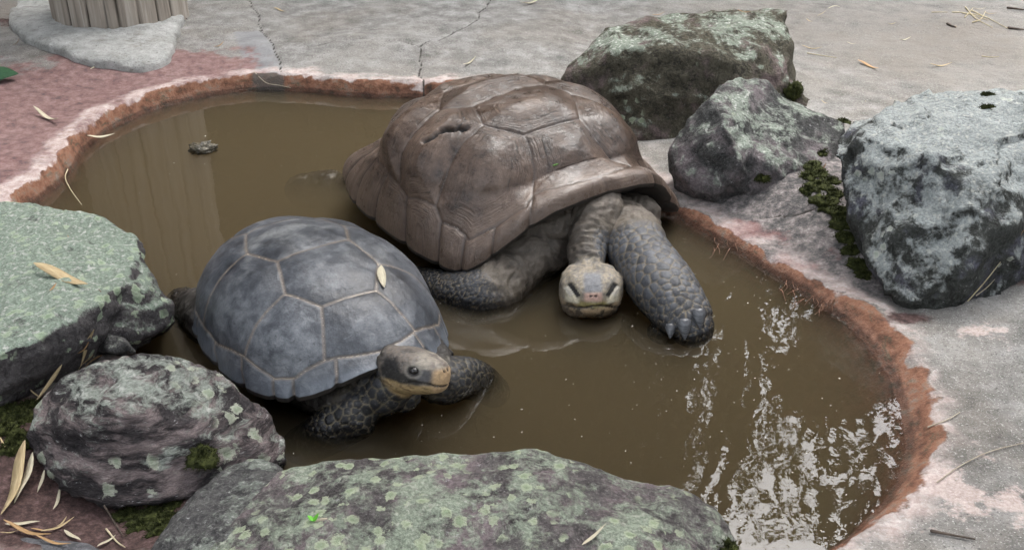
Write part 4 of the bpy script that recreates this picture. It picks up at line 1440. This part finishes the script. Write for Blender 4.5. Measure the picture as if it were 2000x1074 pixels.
def tree(name, base, height, centres, n, ll, lw, droop, mat, label, seed, limbs=8, wpow=2.4):
    root = empty(name, (base[0], base[1], .08))
    r = np.random.default_rng(seed)
    b = np.array([base[0], base[1], 0.0])
    top = np.array([0, 0, height * .72])
    parts = [tube([(0, 0, -.2), (0.05, .02, height * .3), tuple(top * (1, 1, .85)), tuple(top)], [.24, .19, .11, .04], 12, 14)]
    for k in range(limbs):
        c = np.asarray(centres[k % len(centres)][0]) - b
        st = np.array([0, 0, min(height * (.25 + .05 * k), max(.8, c[2] * .6))])
        parts.append(tube([st, (st + c) / 2 + r.normal(size=3) * .25 + (0, 0, .3), c], [.085, .055, .018], 8, 10))
    V, F = join(parts)
    me = bpy.data.meshes.new('trunk')
    me.from_pydata([tuple(v) for v in V], [], F)
    me.polygons.foreach_set('use_smooth', np.ones(len(me.polygons), bool))
    obj('trunk', me, MAT_BARK, root)
    V, F = leaf_cloud(centres, n, ll, lw, droop, seed, wpow)
    obj('crown', make_mesh('crown', V - b - (0, 0, .08), F, False), mat, root)
    tag(root, label, 'tree', 'trees behind the pond')
    return root


def dirp(az, el, dist):
    a, e = math.radians(az), math.radians(el)
    return np.array([math.sin(a) * dist, math.cos(a) * dist, max(math.tan(e) * dist - 1.5, .0)])   # elevation as the pond mirrors it


rt = np.random.default_rng(5)
lg, ld, lr_ = leaf_mat('leaf_green', (.030, .048, .014), (.085, .11, .035)), leaf_mat('leaf_dark', (.014, .024, .009), (.04, .058, .02)), leaf_mat('leaf_russet', (.10, .035, .018), (.22, .085, .04))
def crown(azs, els, dist, n, rad):
    return [(dirp(rt.uniform(*azs), rt.uniform(*els), rt.uniform(dist - .8, dist + .8)), rt.uniform(*rad)) for _ in range(n)]


tree('broadleaf_tree', dirp(-8, 0, 11), 11, crown((-18, 4), (13, 30), 11, 50, (1.0, 1.6)) + crown((-18, 4), (30, 50), 11, 45, (.9, 1.7)) + crown((3, 9), (30, 48), 11, 16, (.8, 1.1)), 38000, .25, .08, .3, ld, 'dense dark tree seen as the brown shade mirrored behind the tortoises', 3)
tree('broadleaf_tree', dirp(-30, 0, 10.5), 9, crown((-44, -17), (10, 48), 10.5, 80, (.9, 1.6)), 32000, .25, .08, .3, ld, 'dense dark tree standing behind the wooden post', 4)
tree('broadleaf_tree', dirp(32, 0, 11.5), 7, crown((24, 48), (8, 38), 11.5, 50, (.8, 1.4)), 24000, .24, .075, .3, ld, 'dark tree standing behind the boulders', 6)
tree('broadleaf_tree', dirp(10, 0, 12.5), 7.5, crown((-1, 10), (10, 30), 12.5, 40, (.9, 1.5)) + crown((8, 18), (9, 26), 12.5, 40, (.9, 1.4)) + crown((18, 26), (10, 31), 12.5, 30, (.8, 1.2)), 26000, .24, .075, .3, ld, 'broad dark tree behind the large rounded boulder', 9)
wc = crown((-2, 10.5), (28, 50), 8.5, 44, (.45, .8)) + crown((10, 17), (26, 31.5), 8.5, 22, (.3, .5)) + crown((10.5, 15), (31, 42), 8.5, 30, (.24, .42)) + crown((14, 20), (34, 41.5), 8.5, 40, (.2, .38))
tree('willow_tree', dirp(6, 0, 9.2), 8.5, wc, 21000, .19, .021, .55, lg, 'narrow leaved willow whose drooping leaves are mirrored against bright sky in the pond', 12, 14, 4.2)
mc = crown((9.5, 14.5), (42.5, 46), 8.0, 7, (.25, .42)) + crown((17, 22), (32.5, 35.5), 9.0, 9, (.25, .5))
tree('maple_tree', dirp(14, 0, 9.6), 8, mc, 2600, .13, .075, .2, lr_, 'russet leaved tree whose reddish sprays are mirrored at the pond edge', 15, 9)

for az, lab, sd_i in ((-82, 'unseen leafy tree added to block sky light on the red concrete side', 21), (92, 'unseen leafy tree added to block sky light over the pale concrete bank', 22), (180, 'unseen leafy tree added to block sky light from the viewing side', 23)):
    cs = [(dirp(az + rt.uniform(-44, 44), e_, 6.2) * (1, 1, 1), rt.uniform(.7, 1.3)) for e_ in rt.uniform(8, 52, 60)]  # crowns added out of view to block low sky at the sides and behind
    tree('broadleaf_tree', dirp(az, 0, 6.6), 8, cs, 16000, .24, .075, .3, ld, lab, sd_i)

oc = [(np.array([rt.uniform(-4.5, 4.5), rt.uniform(-2.5, 5.5), rt.uniform(5.2, 7.5)]), rt.uniform(.5, 1.0)) for _ in range(70)]  # canopy added overhead, out of view, to dim the skylight on the pond
tree('broadleaf_tree', (-4.6, 4.6), 9.5, oc, 15000, .22, .07, .3, ld, 'unseen spreading tree added over the pond to cut the sky light', 27, 16)

# ================================================================== SMALL THINGS
dg = bpy.context.evaluated_depsgraph_get()
dg.update()


def bvh_of(o):
    me = o.data
    mw = o.matrix_world if o.matrix_world != Matrix() else Matrix.Translation(o.location)
    mw = Matrix.Translation(o.location)
    return BVHTree.FromPolygons([mw @ v.co for v in me.vertices], [tuple(p.vertices) for p in me.polygons])


SURF = [(o.name, bvh_of(o)) for o in ROCKS] + [('ground', bvh_of(ground))]


def cast(px, py, water_too=True):
    d = Vector(ray(px, py))
    best = None
    for nme, b in SURF:
        h = b.ray_cast(Vector(CAM), d)
        if h[0] is not None and (best is None or h[3] < best[2]):
            best = (h[0], h[1], h[3], nme)
    p = Vector(Z(px, py, .0))
    dw = (p - Vector(CAM)).length / d.length
    if water_too and best is not None and best[0].z < 0:
        return p, Vector((0, 0, 1)), 'water'
    return best[0], best[1], best[3]


def leaf_shape(w, curl, fold, seed, n=9):
    """thin closed blade of unit length along X"""
    r = np.random.default_rng(seed)
    t = np.linspace(0, 1, n)
    hw = w * np.sin(PI * t ** .8) ** .8 + .004
    hw[0] = .006
    hw[-1] = .003
    bend = curl * (t - .5) ** 2 * 4 * .12 + .02 * np.sin(t * 7 + seed)
    sway = .05 * r.normal() * np.sin(PI * t)
    V, F = [], []
    for lay in (0, 1):
        th_ = -.006 * lay
        for i in range(n):
            V += [(t[i] - .5, -hw[i] + sway[i], bend[i] + fold * hw[i] + th_), (t[i] - .5, sway[i], bend[i] + th_), (t[i] - .5, hw[i] + sway[i], bend[i] + fold * hw[i] + th_)]
    o = 3 * n
    for i in range(n - 1):
        a = 3 * i
        for j in (0, 1):
            F.append((a + j, a + j + 3, a + j + 4, a + j + 1))
            F.append((o + a + j, o + a + j + 1, o + a + j + 4, o + a + j + 3))
        F.append((a, o + a, o + a + 3, a + 3))
        F.append((a + 2, a + 5, o + a + 5, o + a + 2))
    return np.array(V), np.array(F)


def dry_leaf_mat(name, a, b):
    M = Mat(name)
    v = M.mapping((3, 22, 3))
    n = M.noise(1.5, 5, .6, v)
    c = M.ramp(n, [(.3, a), (.7, b)])
    c = M.mix(M.math('MULTIPLY', M.step(M.noise(4, 4, .7), .58, .7), .5), c, tuple(x * .5 for x in a))
    return M.done(c, .6, M.bump(n, .3, .02), .3)


LM = [dry_leaf_mat('dry_leaf_straw', (.34, .25, .13), (.54, .43, .26)), dry_leaf_mat('dry_leaf_tan', (.28, .16, .07), (.46, .30, .15)),
      dry_leaf_mat('dry_leaf_pale', (.42, .37, .26), (.58, .53, .40)), dry_leaf_mat('dry_leaf_brown', (.07, .04, .025), (.20, .10, .05))]
LEAF_MESH = []
for i, (w, cu, fo_) in enumerate([(.062, .4, .3), (.042, .9, .5), (.075, .2, .15), (.05, -.5, .4), (.12, .6, .3)]):
    V, F = leaf_shape(w, cu, fo_, i)
    LEAF_MESH.append((V, F))
_lm = {}


def lay(p0, p1, mesh_i, mat_i, name, label, cat, group, lift=.004, roll=0.0):
    a, na_, s0 = cast(*p0)
    b, nb_, s1 = cast(*p1)
    if (a - b).length > 2.2 * np.hypot(p0[0] - p1[0], p0[1] - p1[1]) * a.length / FPX:
        b = Vector(Y(p1[0], p1[1], a.y - .01))
    mid = (a + b) / 2
    n = (na_ + nb_).normalized()
    x = (b - a).normalized()
    n = (n - x * n.dot(x)).normalized()
    y = n.cross(x)
    if roll:
        q = Matrix.Rotation(roll, 3, x)
        n, y = q @ n, q @ y
    key = (mesh_i, mat_i)
    if key not in _lm:
        V, F = LEAF_MESH[mesh_i]
        _lm[key] = make_mesh(name, V, F)
        _lm[key].materials.append(LM[mat_i])
    o = obj(name, _lm[key])
    L = (b - a).length
    R_ = Matrix((x, y, n)).transposed().to_4x4()
    o.matrix_world = Matrix.Translation(mid + n * (lift + .006 * L)) @ R_ @ Matrix.Scale(L, 4)
    tag(o, label, cat, group)
    return o


def leaves(lst, label, group):
    for k, (a, b, c_, d_, mi, ma) in enumerate(lst):
        lay((a, b), (c_, d_), mi, ma, 'dry_leaf', label, 'leaf', group)


leaves([(905, 133, 930, 117, 1, 2), (535, 18, 558, 26, 0, 0), (418, 97, 438, 87, 1, 1), (1015, 14, 1060, 2, 1, 2)],
       'small dry leaf on the cracked concrete beyond the far rim', 'leaves on the concrete beyond the far rim')
leaves([(1675, 122, 1716, 139, 0, 1), (1815, 132, 1858, 130, 1, 0), (1565, 95, 1605, 99, 1, 0), (1598, 34, 1616, 22, 0, 0), (1617, 17, 1642, 14, 3, 2), (1574, 41, 1588, 46, 1, 0),
        (1733, 50, 1750, 48, 1, 0), (1755, 82, 1778, 78, 1, 2), (1866, 69, 1867, 80, 4, 2), (1737, 192, 1742, 199, 4, 2), (1745, 165, 1746, 178, 1, 1), (1688, 198, 1695, 208, 4, 0),
        (1855, 50, 1869, 55, 2, 1), (1920, 28, 1945, 30, 1, 0), (1900, 20, 1925, 20, 1, 2), (1653, 86, 1672, 89, 1, 2), (1603, 200, 1618, 206, 1, 0)],
       'dry leaf on the open grey concrete behind the boulders', 'leaves on the concrete behind the boulders')
leaves([(113, 142, 117, 165, 0, 0), (177, 138, 190, 128, 2, 2), (68, 221, 116, 245, 1, 2), (263, 172, 288, 189, 3, 2), (28, 92, 40, 80, 1, 1)],
       'dry leaf on the red stained concrete', 'leaves on the red concrete')
leaves([(168, 272, 222, 268, 1, 2)], 'pale narrow leaf at the water edge below the red concrete', None)
leaves([(126, 462, 158, 506, 1, 1), (70, 523, 176, 566, 0, 0), (98, 572, 112, 556, 2, 1), (190, 570, 210, 582, 1, 3)], 'dry leaf lying on the green lichen slab', 'leaves on the lichen slab')
leaves([(178, 640, 152, 712, 2, 0), (196, 688, 150, 722, 2, 1), (178, 688, 146, 722, 0, 0), (122, 710, 70, 782, 1, 0), (56, 762, 76, 778, 2, 0), (175, 660, 150, 690, 3, 1)],
       'dry leaf caught in the gap between the lichen slab and banded boulder', 'leaves in the rock gap')
leaves([(58, 868, 14, 1014, 0, 0), (70, 888, 34, 986, 2, 2), (90, 918, 76, 962, 2, 2), (118, 960, 104, 1004, 1, 2), (0, 858, 12, 880, 1, 0)],
       'long dry leaf on the reddish soil beside the banded boulder', 'leaves on the reddish soil')
leaves([(10, 1028, 78, 1022, 2, 2), (8, 1030, 100, 1058, 1, 1), (80, 1048, 145, 1020, 1, 0), (125, 1040, 158, 1060, 2, 2), (0, 1046, 40, 1040, 1, 0), (60, 1036, 98, 1040, 0, 1), (72, 1056, 140, 1072, 1, 1), (130, 1015, 110, 1034, 1, 0),
        (190, 1072, 226, 1050, 0, 2)],
       'dry leaf heaped on the slate slab', 'leaves on the slate slab')
leaves([(1135, 1072, 1182, 1030, 1, 2)], 'pale dry leaf on the long near rock', None)
leaves([(1275, 34, 1300, 28, 1, 1), (1440, 24, 1465, 28, 1, 1)], 'tan leaf on top of the far rounded boulder', 'leaves on the far boulder')
leaves([(1608, 315, 1604, 330, 2, 3), (1612, 325, 1600, 338, 1, 3), (1990, 460, 1998, 445, 2, 1)], 'brown leaf wedged beside the massive boulder', 'leaves by the massive boulder')
o = None


def lay_at(p, x, n, L, mi, mat, name, label, cat):
    x, n = Vector(x).normalized(), Vector(n).normalized()
    n = (n - x * n.dot(x)).normalized()
    y = n.cross(x)
    V, F = LEAF_MESH[mi]
    o = obj(name, make_mesh(name, V, F), mat)
    o.matrix_world = Matrix.Translation(Vector(p)) @ Matrix((x, y, n)).transposed().to_4x4() @ Matrix.Scale(L, 4)
    tag(o, label, cat)


# leaf on the grey shell, straw leaf at its foreleg
def shell_cast(root, px, py):
    d = Vector(ray(px, py))
    best = None
    for c_ in root.children:
        if c_.name.startswith('shell'):
            mw = Matrix.Translation(root.location) @ c_.rotation_euler.to_matrix().to_4x4()
            for s_ in c_.children:
                b = BVHTree.FromPolygons([mw @ v.co for v in s_.data.vertices], [tuple(p.vertices) for p in s_.data.polygons])
                h = b.ray_cast(Vector(CAM), d)
                if h[0] is not None and (best is None or h[3] < best[2]):
                    best = (h[0], h[1], h[3])
    return best


h0, h1 = shell_cast(rootA, 744, 523), shell_cast(rootA, 750, 566)
if h0 and h1:
    lay_at((h0[0] + h1[0]) / 2 + h0[1] * .003, h1[0] - h0[0], h0[1], (h1[0] - h0[0]).length, 4, LM[2], 'dry_leaf', 'pale oval leaf stuck on the grey shell', 'leaf')
h0, h1 = shell_cast(rootB, 1080, 324), shell_cast(rootB, 1090, 321)
MG = dry_leaf_mat('green_leaf', (.05, .14, .02), (.12, .26, .05))
if h0 and h1:
    lay_at((h0[0] + h1[0]) / 2 + h0[1] * .003, h1[0] - h0[0], h0[1], (h1[0] - h0[0]).length * 1.3, 4, MG, 'green_leaf', 'tiny green leaf on the brown shell', 'leaf')
lay_at(Z(718, 803, .012), Vector(Z(722, 822, .0)) - Vector(Z(714, 786, .04)), (.3, -.8, .5), .058, 1, LM[0], 'dry_leaf', 'straw coloured leaf hanging beside the scaly foreleg of the grey tortoise', 'leaf')
# broad dark green leaf at the left edge, sprout on the near rock
p, n, _ = cast(6, 160)
MDG = dry_leaf_mat('dark_green_leaf', (.012, .05, .02), (.03, .10, .04))
V, F = leaf_shape(.34, .3, .2, 3)
o = obj('green_leaf', make_mesh('green_leaf', V, F), MDG)
o.matrix_world = Matrix.Translation(p + Vector((-.0, 0, .022))) @ Matrix.Rotation(.5, 4, 'Z') @ Matrix.Rotation(.35, 4, 'X') @ Matrix.Scale(.13, 4)
tag(o, 'broad glossy dark green leaf on the red concrete', 'leaf')


# twigs and straws
def twig(path, r, mat, name, label, cat, group=None, lift=.003):
    pts = []
    for q in path:
        h = cast(*q)
        pts.append(np.array(h[0] + h[1] * (lift + r * .6)))
    base = pts[0]
    rad = np.linspace(r, r * .5, len(pts))
    if len(pts) == 2:
        pts = [pts[0], (pts[0] + pts[1]) / 2 + RNG.normal(size=3) * .002, pts[1]]
        rad = [r, r * .8, r * .5]
    P_ = catmull(np.array(pts), max(8, 4 * len(pts)))
    V, F = tube(pts, rad, 6, max(8, 4 * len(pts)))
    # true radius (tube clamps thin ones)
    me = bpy.data.meshes.new(name)
    me.from_pydata([tuple(v - base) for v in V], [], F)
    me.polygons.foreach_set('use_smooth', np.ones(len(me.polygons), bool))
    o = obj(name, me, mat, loc=tuple(base))
    return tag(o, label, cat, group)


M = Mat('twig_bark')
MAT_TWIG = M.done(M.ramp(M.noise(60, 4), [(.3, (.03, .022, .018)), (.7, (.12, .09, .07))]), .85)
M = Mat('straw')
MAT_STRAW = M.done(M.ramp(M.noise(30, 4), [(.3, (.34, .28, .16)), (.7, (.58, .50, .34))]), .7)
M = Mat('pale_stem')
MAT_STEM = M.done(M.ramp(M.noise(30, 4), [(.3, (.30, .25, .18)), (.7, (.52, .46, .36))]), .8)
for q in [[(1969, 57), (2002, 61)], [(1968, 18), (2004, 23)]]:
    twig(q, .006, MAT_TWIG, 'twig', 'dark twig on the concrete behind the massive boulder', 'twig', 'dark twigs behind the massive boulder')
twig([(1850, 49), (1858, 53), (1866, 56)], .006, MAT_TWIG, 'twig', 'short charred twig on the concrete beside a tan leaf', 'twig')
for q in [[(1860, 26), (1885, 28), (1930, 42)], [(1885, 16), (1905, 38), (1938, 56)], [(1880, 28), (1920, 34), (1968, 58)], [(1899, 46), (1915, 40), (1925, 24)], [(1884, 36), (1900, 18)], [(1896, 22), (1935, 40)]]:
    twig(q, .003, MAT_STRAW, 'straw_stalk', 'thin straw stalk in the tangle on the concrete', 'straw', 'tangle of straw stalks')
for q in [[(1577, 106), (1600, 110), (1633, 115)], [(1918, 112), (1950, 113)], [(1820, 26), (1850, 26)]]:
    twig(q, .0022, MAT_STRAW, 'straw_stalk', 'single straw stalk on the concrete behind the boulders', 'straw', 'single straws behind the boulders')
twig([(1820, 1040), (1850, 1046), (1903, 1056)], .0035, MAT_TWIG, 'twig', 'dark twig on the pale concrete of the near right bank', 'twig')
twig([(1830, 944), (1870, 915), (1930, 885), (2004, 866)], .0016, MAT_STEM, 'plant_stem', 'long thin stem lying across the pale right bank', 'stem')
twig([(1815, 836), (1850, 822), (1874, 808)], .002, MAT_STEM, 'plant_stem', 'short forked stem on the pink pond rim', 'stem')
twig([(1890, 590), (1920, 550), (1952, 510)], .0022, MAT_STRAW, 'straw_stalk', 'straw stalk leaning at the foot of the massive boulder', 'straw')
twig([(1905, 575), (1925, 560), (1940, 545)], .002, MAT_STEM, 'plant_stem', 'broken stem at the foot of the massive boulder', 'stem')
twig([(130, 332), (128, 350), (140, 375), (160, 402)], .0022, MAT_STRAW, 'trailing_stem', 'yellow green stem trailing into the water from the red bank', 'stem')
twig([(497, 142), (520, 162), (545, 167), (568, 172)], .0018, MAT_STEM, 'root', 'pale root strand over the dark patch of the far rim', 'root')
twig([(340, 18), (355, 32), (366, 40)], .004, MAT_TWIG, 'twig', 'dark twig beside the pale concrete footing', 'twig')
twig([(205, 985), (222, 1020), (240, 1048)], .0022, MAT_TWIG, 'twig', 'thin brown twig on the soil below the banded boulder', 'twig')
twig([(208, 1036), (228, 1060), (245, 1072)], .0022, MAT_STRAW, 'straw_stalk', 'straw stalk on the soil beside the slate slab', 'straw')
M = Mat('fine_root')
MAT_ROOT = M.done(M.ramp(M.noise(40, 4), [(.3, (.07, .035, .02)), (.7, (.20, .10, .06))]), .9)
rr2 = random.Random(3)
for cx_, cy_, n_ in [(1415, 480, 7), (1540, 560, 8), (1590, 585, 8), (1620, 600, 7)]:
    for k in range(n_):
        a = (cx_ + rr2.uniform(-22, 22), cy_ + rr2.uniform(-14, 10))
        b = (a[0] + rr2.uniform(-26, 10), a[1] + rr2.uniform(8, 26))
        twig([a, ((a[0] + b[0]) / 2 + rr2.uniform(-5, 5), (a[1] + b[1]) / 2), b], .0014, MAT_ROOT, 'root', 'fine reddish root strand on the stained right rim', 'root', 'root strands on the right rim')

# moss cushions
M = Mat('moss')
n1 = M.noise(90, 4, .7)
MAT_MOSS = M.done(M.ramp(n1, [(.3, (.010, .012, .004)), (.52, (.034, .040, .010)), (.72, (.085, .095, .028))]), .9, M.bump(M.noise(250, 4, .8), .6, .006), .2)


def moss(px, py, r, label, group, seed, flat=.26, n=700):
    p, nr, _ = cast(px, py)
    g = np.random.default_rng(seed)
    an_ = np.linspace(0, 2 * PI, 20, endpoint=False)
    rows = []
    for t in np.linspace(PI * .62, .06, 9):
        rows.append(np.stack([math.sin(t) * np.cos(an_), math.sin(t) * np.sin(an_), np.full(20, math.cos(t))], -1))
    U = np.vstack(rows)
    rad = 1 + .75 * fbm(U * 2.4 + seed, 3, seed) + .12 * fbm(U * 7, 2, seed)
    Vb = U * rad[:, None] * r * np.array([1, 1, flat])
    Vc, Fc = close_rows([Vb[i * 20:(i + 1) * 20] for i in range(9)], 20)
    Fq = np.array([f for f in Fc if len(f) == 4])
    Ft = np.array([f for f in Fc if len(f) == 3])
    # tufts
    k = g.integers(0, len(Vb), n)
    o_ = Vb[k] + g.normal(size=(n, 3)) * r * .05
    d_ = U[k] + g.normal(size=(n, 3)) * .5
    d_ /= np.linalg.norm(d_, axis=1)[:, None]
    s_ = np.cross(d_, g.normal(size=(n, 3)))
    s_ /= np.linalg.norm(s_, axis=1)[:, None]
    h_ = (.003 + .005 * g.random(n))[:, None]
    w_ = .0012
    Vt = np.stack([o_ - s_ * w_, o_ + s_ * w_, o_ + d_ * h_], 1).reshape(-1, 3)
    Tt = np.arange(n * 3).reshape(n, 3) + len(Vc)
    me = make_mesh('moss_cushion', np.vstack([Vc, Vt]), [Fq, np.vstack([Ft, Tt])])
    o = obj('moss_cushion', me, MAT_MOSS)
    x = Vector((1, 0, 0))
    x = (x - nr * x.dot(nr)).normalized()
    nn = (nr + Vector((0, 0, .7))).normalized()
    x = (x - nn * x.dot(nn)).normalized()
    o.matrix_world = Matrix.Translation(p - nn * r * .1) @ Matrix((x, nn.cross(x), nn)).transposed().to_4x4()
    tag(o, label, 'moss', group)


for i, (a, b, r) in enumerate([(1585, 325, .030), (1600, 338, .022), (1575, 345, .020), (1598, 360, .030), (1622, 352, .022), (1580, 372, .018), (1612, 392, .030), (1628, 375, .022), (1638, 412, .026), (1645, 432, .024), (1654, 462, .024), (1664, 488, .022), (1676, 515, .02), (1688, 535, .018), (1606, 298, .018)]):
    moss(a, b, r * 1.35, 'green moss cushion in the gully beside the massive boulder', 'moss cushions in the gully', i)
moss(1648, 238, .030, 'dark moss cushion on the ridge between two boulders', None, 31)
moss(1546, 178, .036, 'round bright moss cushion on the tail of the far boulder', None, 32, .9)
moss(1487, 343, .022, 'lone moss cushion on the purple grey rock', None, 33)
moss(1932, 185, .018, 'small moss cushion on the massive boulder top', 'moss on the massive boulder top', 34)
moss(1930, 210, .022, 'small moss cushion on the massive boulder top', 'moss on the massive boulder top', 35)
moss(1420, 1066, .02, 'moss cushion at the tip of the long near rock', None, 36)
moss(395, 888, .032, 'moss cushion in a hollow of the banded boulder', None, 37, .4)
for i, (a, b, r) in enumerate([(18, 800, .03), (40, 815, .035), (12, 840, .035), (38, 860, .03), (20, 875, .025), (60, 790, .02)]):
    moss(a, b, r, 'dark moss cushion under the lichen slab', 'moss under the lichen slab', 50 + i, .45)
for i, (a, b, r) in enumerate([(290, 1005, .03), (270, 1025, .03), (310, 1030, .03), (250, 1005, .025), (330, 1010, .024), (340, 985, .02)]):
    moss(a, b, r, 'dark moss cushion below the banded boulder', 'moss below the banded boulder', 60 + i, .35)

# sprout on the near rock
p, n, _ = cast(612, 1018)
root = empty('sprout', tuple(p))
tag(root, 'tiny bright green sprout on the long near rock', 'plant')
M = Mat('sprout_green')
MAT_SPROUT = M.done((.12, .42, .03), .5)
for k, (rz, ry, L) in enumerate([(.4, -.9, .020), (2.6, -.5, .016), (4.4, -.8, .014)]):
    V, F = leaf_shape(.28, .3, .2, k + 7, 6)
    V = V + (.5, 0, 0)
    o = obj('leaf', make_mesh('leaf', V * L, F), MAT_SPROUT, root)
    o.rotation_euler = (0, ry, rz)
V, F = tube([(0, 0, -.003), (.012, 0, .004), (.03, .003, .004)], [.004, .004, .004], 6, 6)
V = np.asarray(V) * .8
me = bpy.data.meshes.new('stem')
me.from_pydata([tuple(v) for v in V], [], F)
obj('stem', me, MAT_STEM, root)

# floating clump and flecks on the water
M = Mat('floating_debris')
MAT_DEB = M.done(M.ramp(M.noise(60, 5, .7), [(.3, (.03, .026, .018)), (.7, (.15, .13, .09))]), .35, M.bump(M.noise(90, 4), .8, .01))
q = Z(397, 292, 0)
rows = []
an_ = np.linspace(0, 2 * PI, 28, endpoint=False)
for t in np.linspace(PI * .75, .05, 14):
    rows.append(np.stack([math.sin(t) * np.cos(an_), math.sin(t) * np.sin(an_), np.full(28, math.cos(t))], -1))
U = np.vstack(rows)
Vb = U * (1 + .55 * fbm(U * 3, 3, 3) + .3 * fbm(U * 9, 2, 5))[:, None] * np.array([.05, .035, .022])
V, F = close_rows([Vb[i * 28:(i + 1) * 28] for i in range(14)], 28)
me = bpy.data.meshes.new('floating_clump')
me.from_pydata([tuple(v) for v in V], [], F)
me.polygons.foreach_set('use_smooth', np.ones(len(me.polygons), bool))
o = obj('floating_clump', me, MAT_DEB, loc=(q[0], q[1], .004))
tag(o, 'dark lumpy clump of debris floating on the pond', 'debris')
M = Mat('fleck')
MAT_FLECK = M.done((.58, .54, .44), .6)
VV, FF = [], []
r5 = np.random.default_rng(8)
spots = [(730, 990), (690, 1005), (700, 880)]
cnt = 0
while cnt < 330:
    px, py = r5.uniform(90, 1760), r5.uniform(200, 1060)
    if px < 1000 and r5.random() < .6:
        continue
    P_ = Z(px, py, .0015)
    if pond_sd(P_[None, :2])[0] > -.02:
        continue
    s_ = r5.uniform(.0004, .0010) * (2.0 if r5.random() < .08 else 1)
    a_ = r5.uniform(0, PI)
    e_ = r5.uniform(1, 3.5)
    pts = [(math.cos(t + a_) , math.sin(t + a_)) for t in np.linspace(0, 2 * PI, 6, endpoint=False)]
    ca_, sa_ = math.cos(a_), math.sin(a_)
    base = len(VV)
    for t in np.linspace(0, 2 * PI, 6, endpoint=False):
        x, y = math.cos(t) * s_ * e_, math.sin(t) * s_
        VV.append(P_ + (x * ca_ - y * sa_, x * sa_ + y * ca_, 0))
    VV.append(P_ + (0, 0, s_ * .5))
    for i in range(6):
        FF.append((base + i, base + (i + 1) % 6, base + 6))
    cnt += 1
o = obj('floating_flecks', make_mesh('floating_flecks', np.array(VV), np.array(FF)), MAT_FLECK)
tag(o, 'pale flecks of dust and husk floating on the pond', 'flecks', kind='stuff')
for o in list(scene.objects):
    if o.type == 'MESH':
        o.data.name = o.name
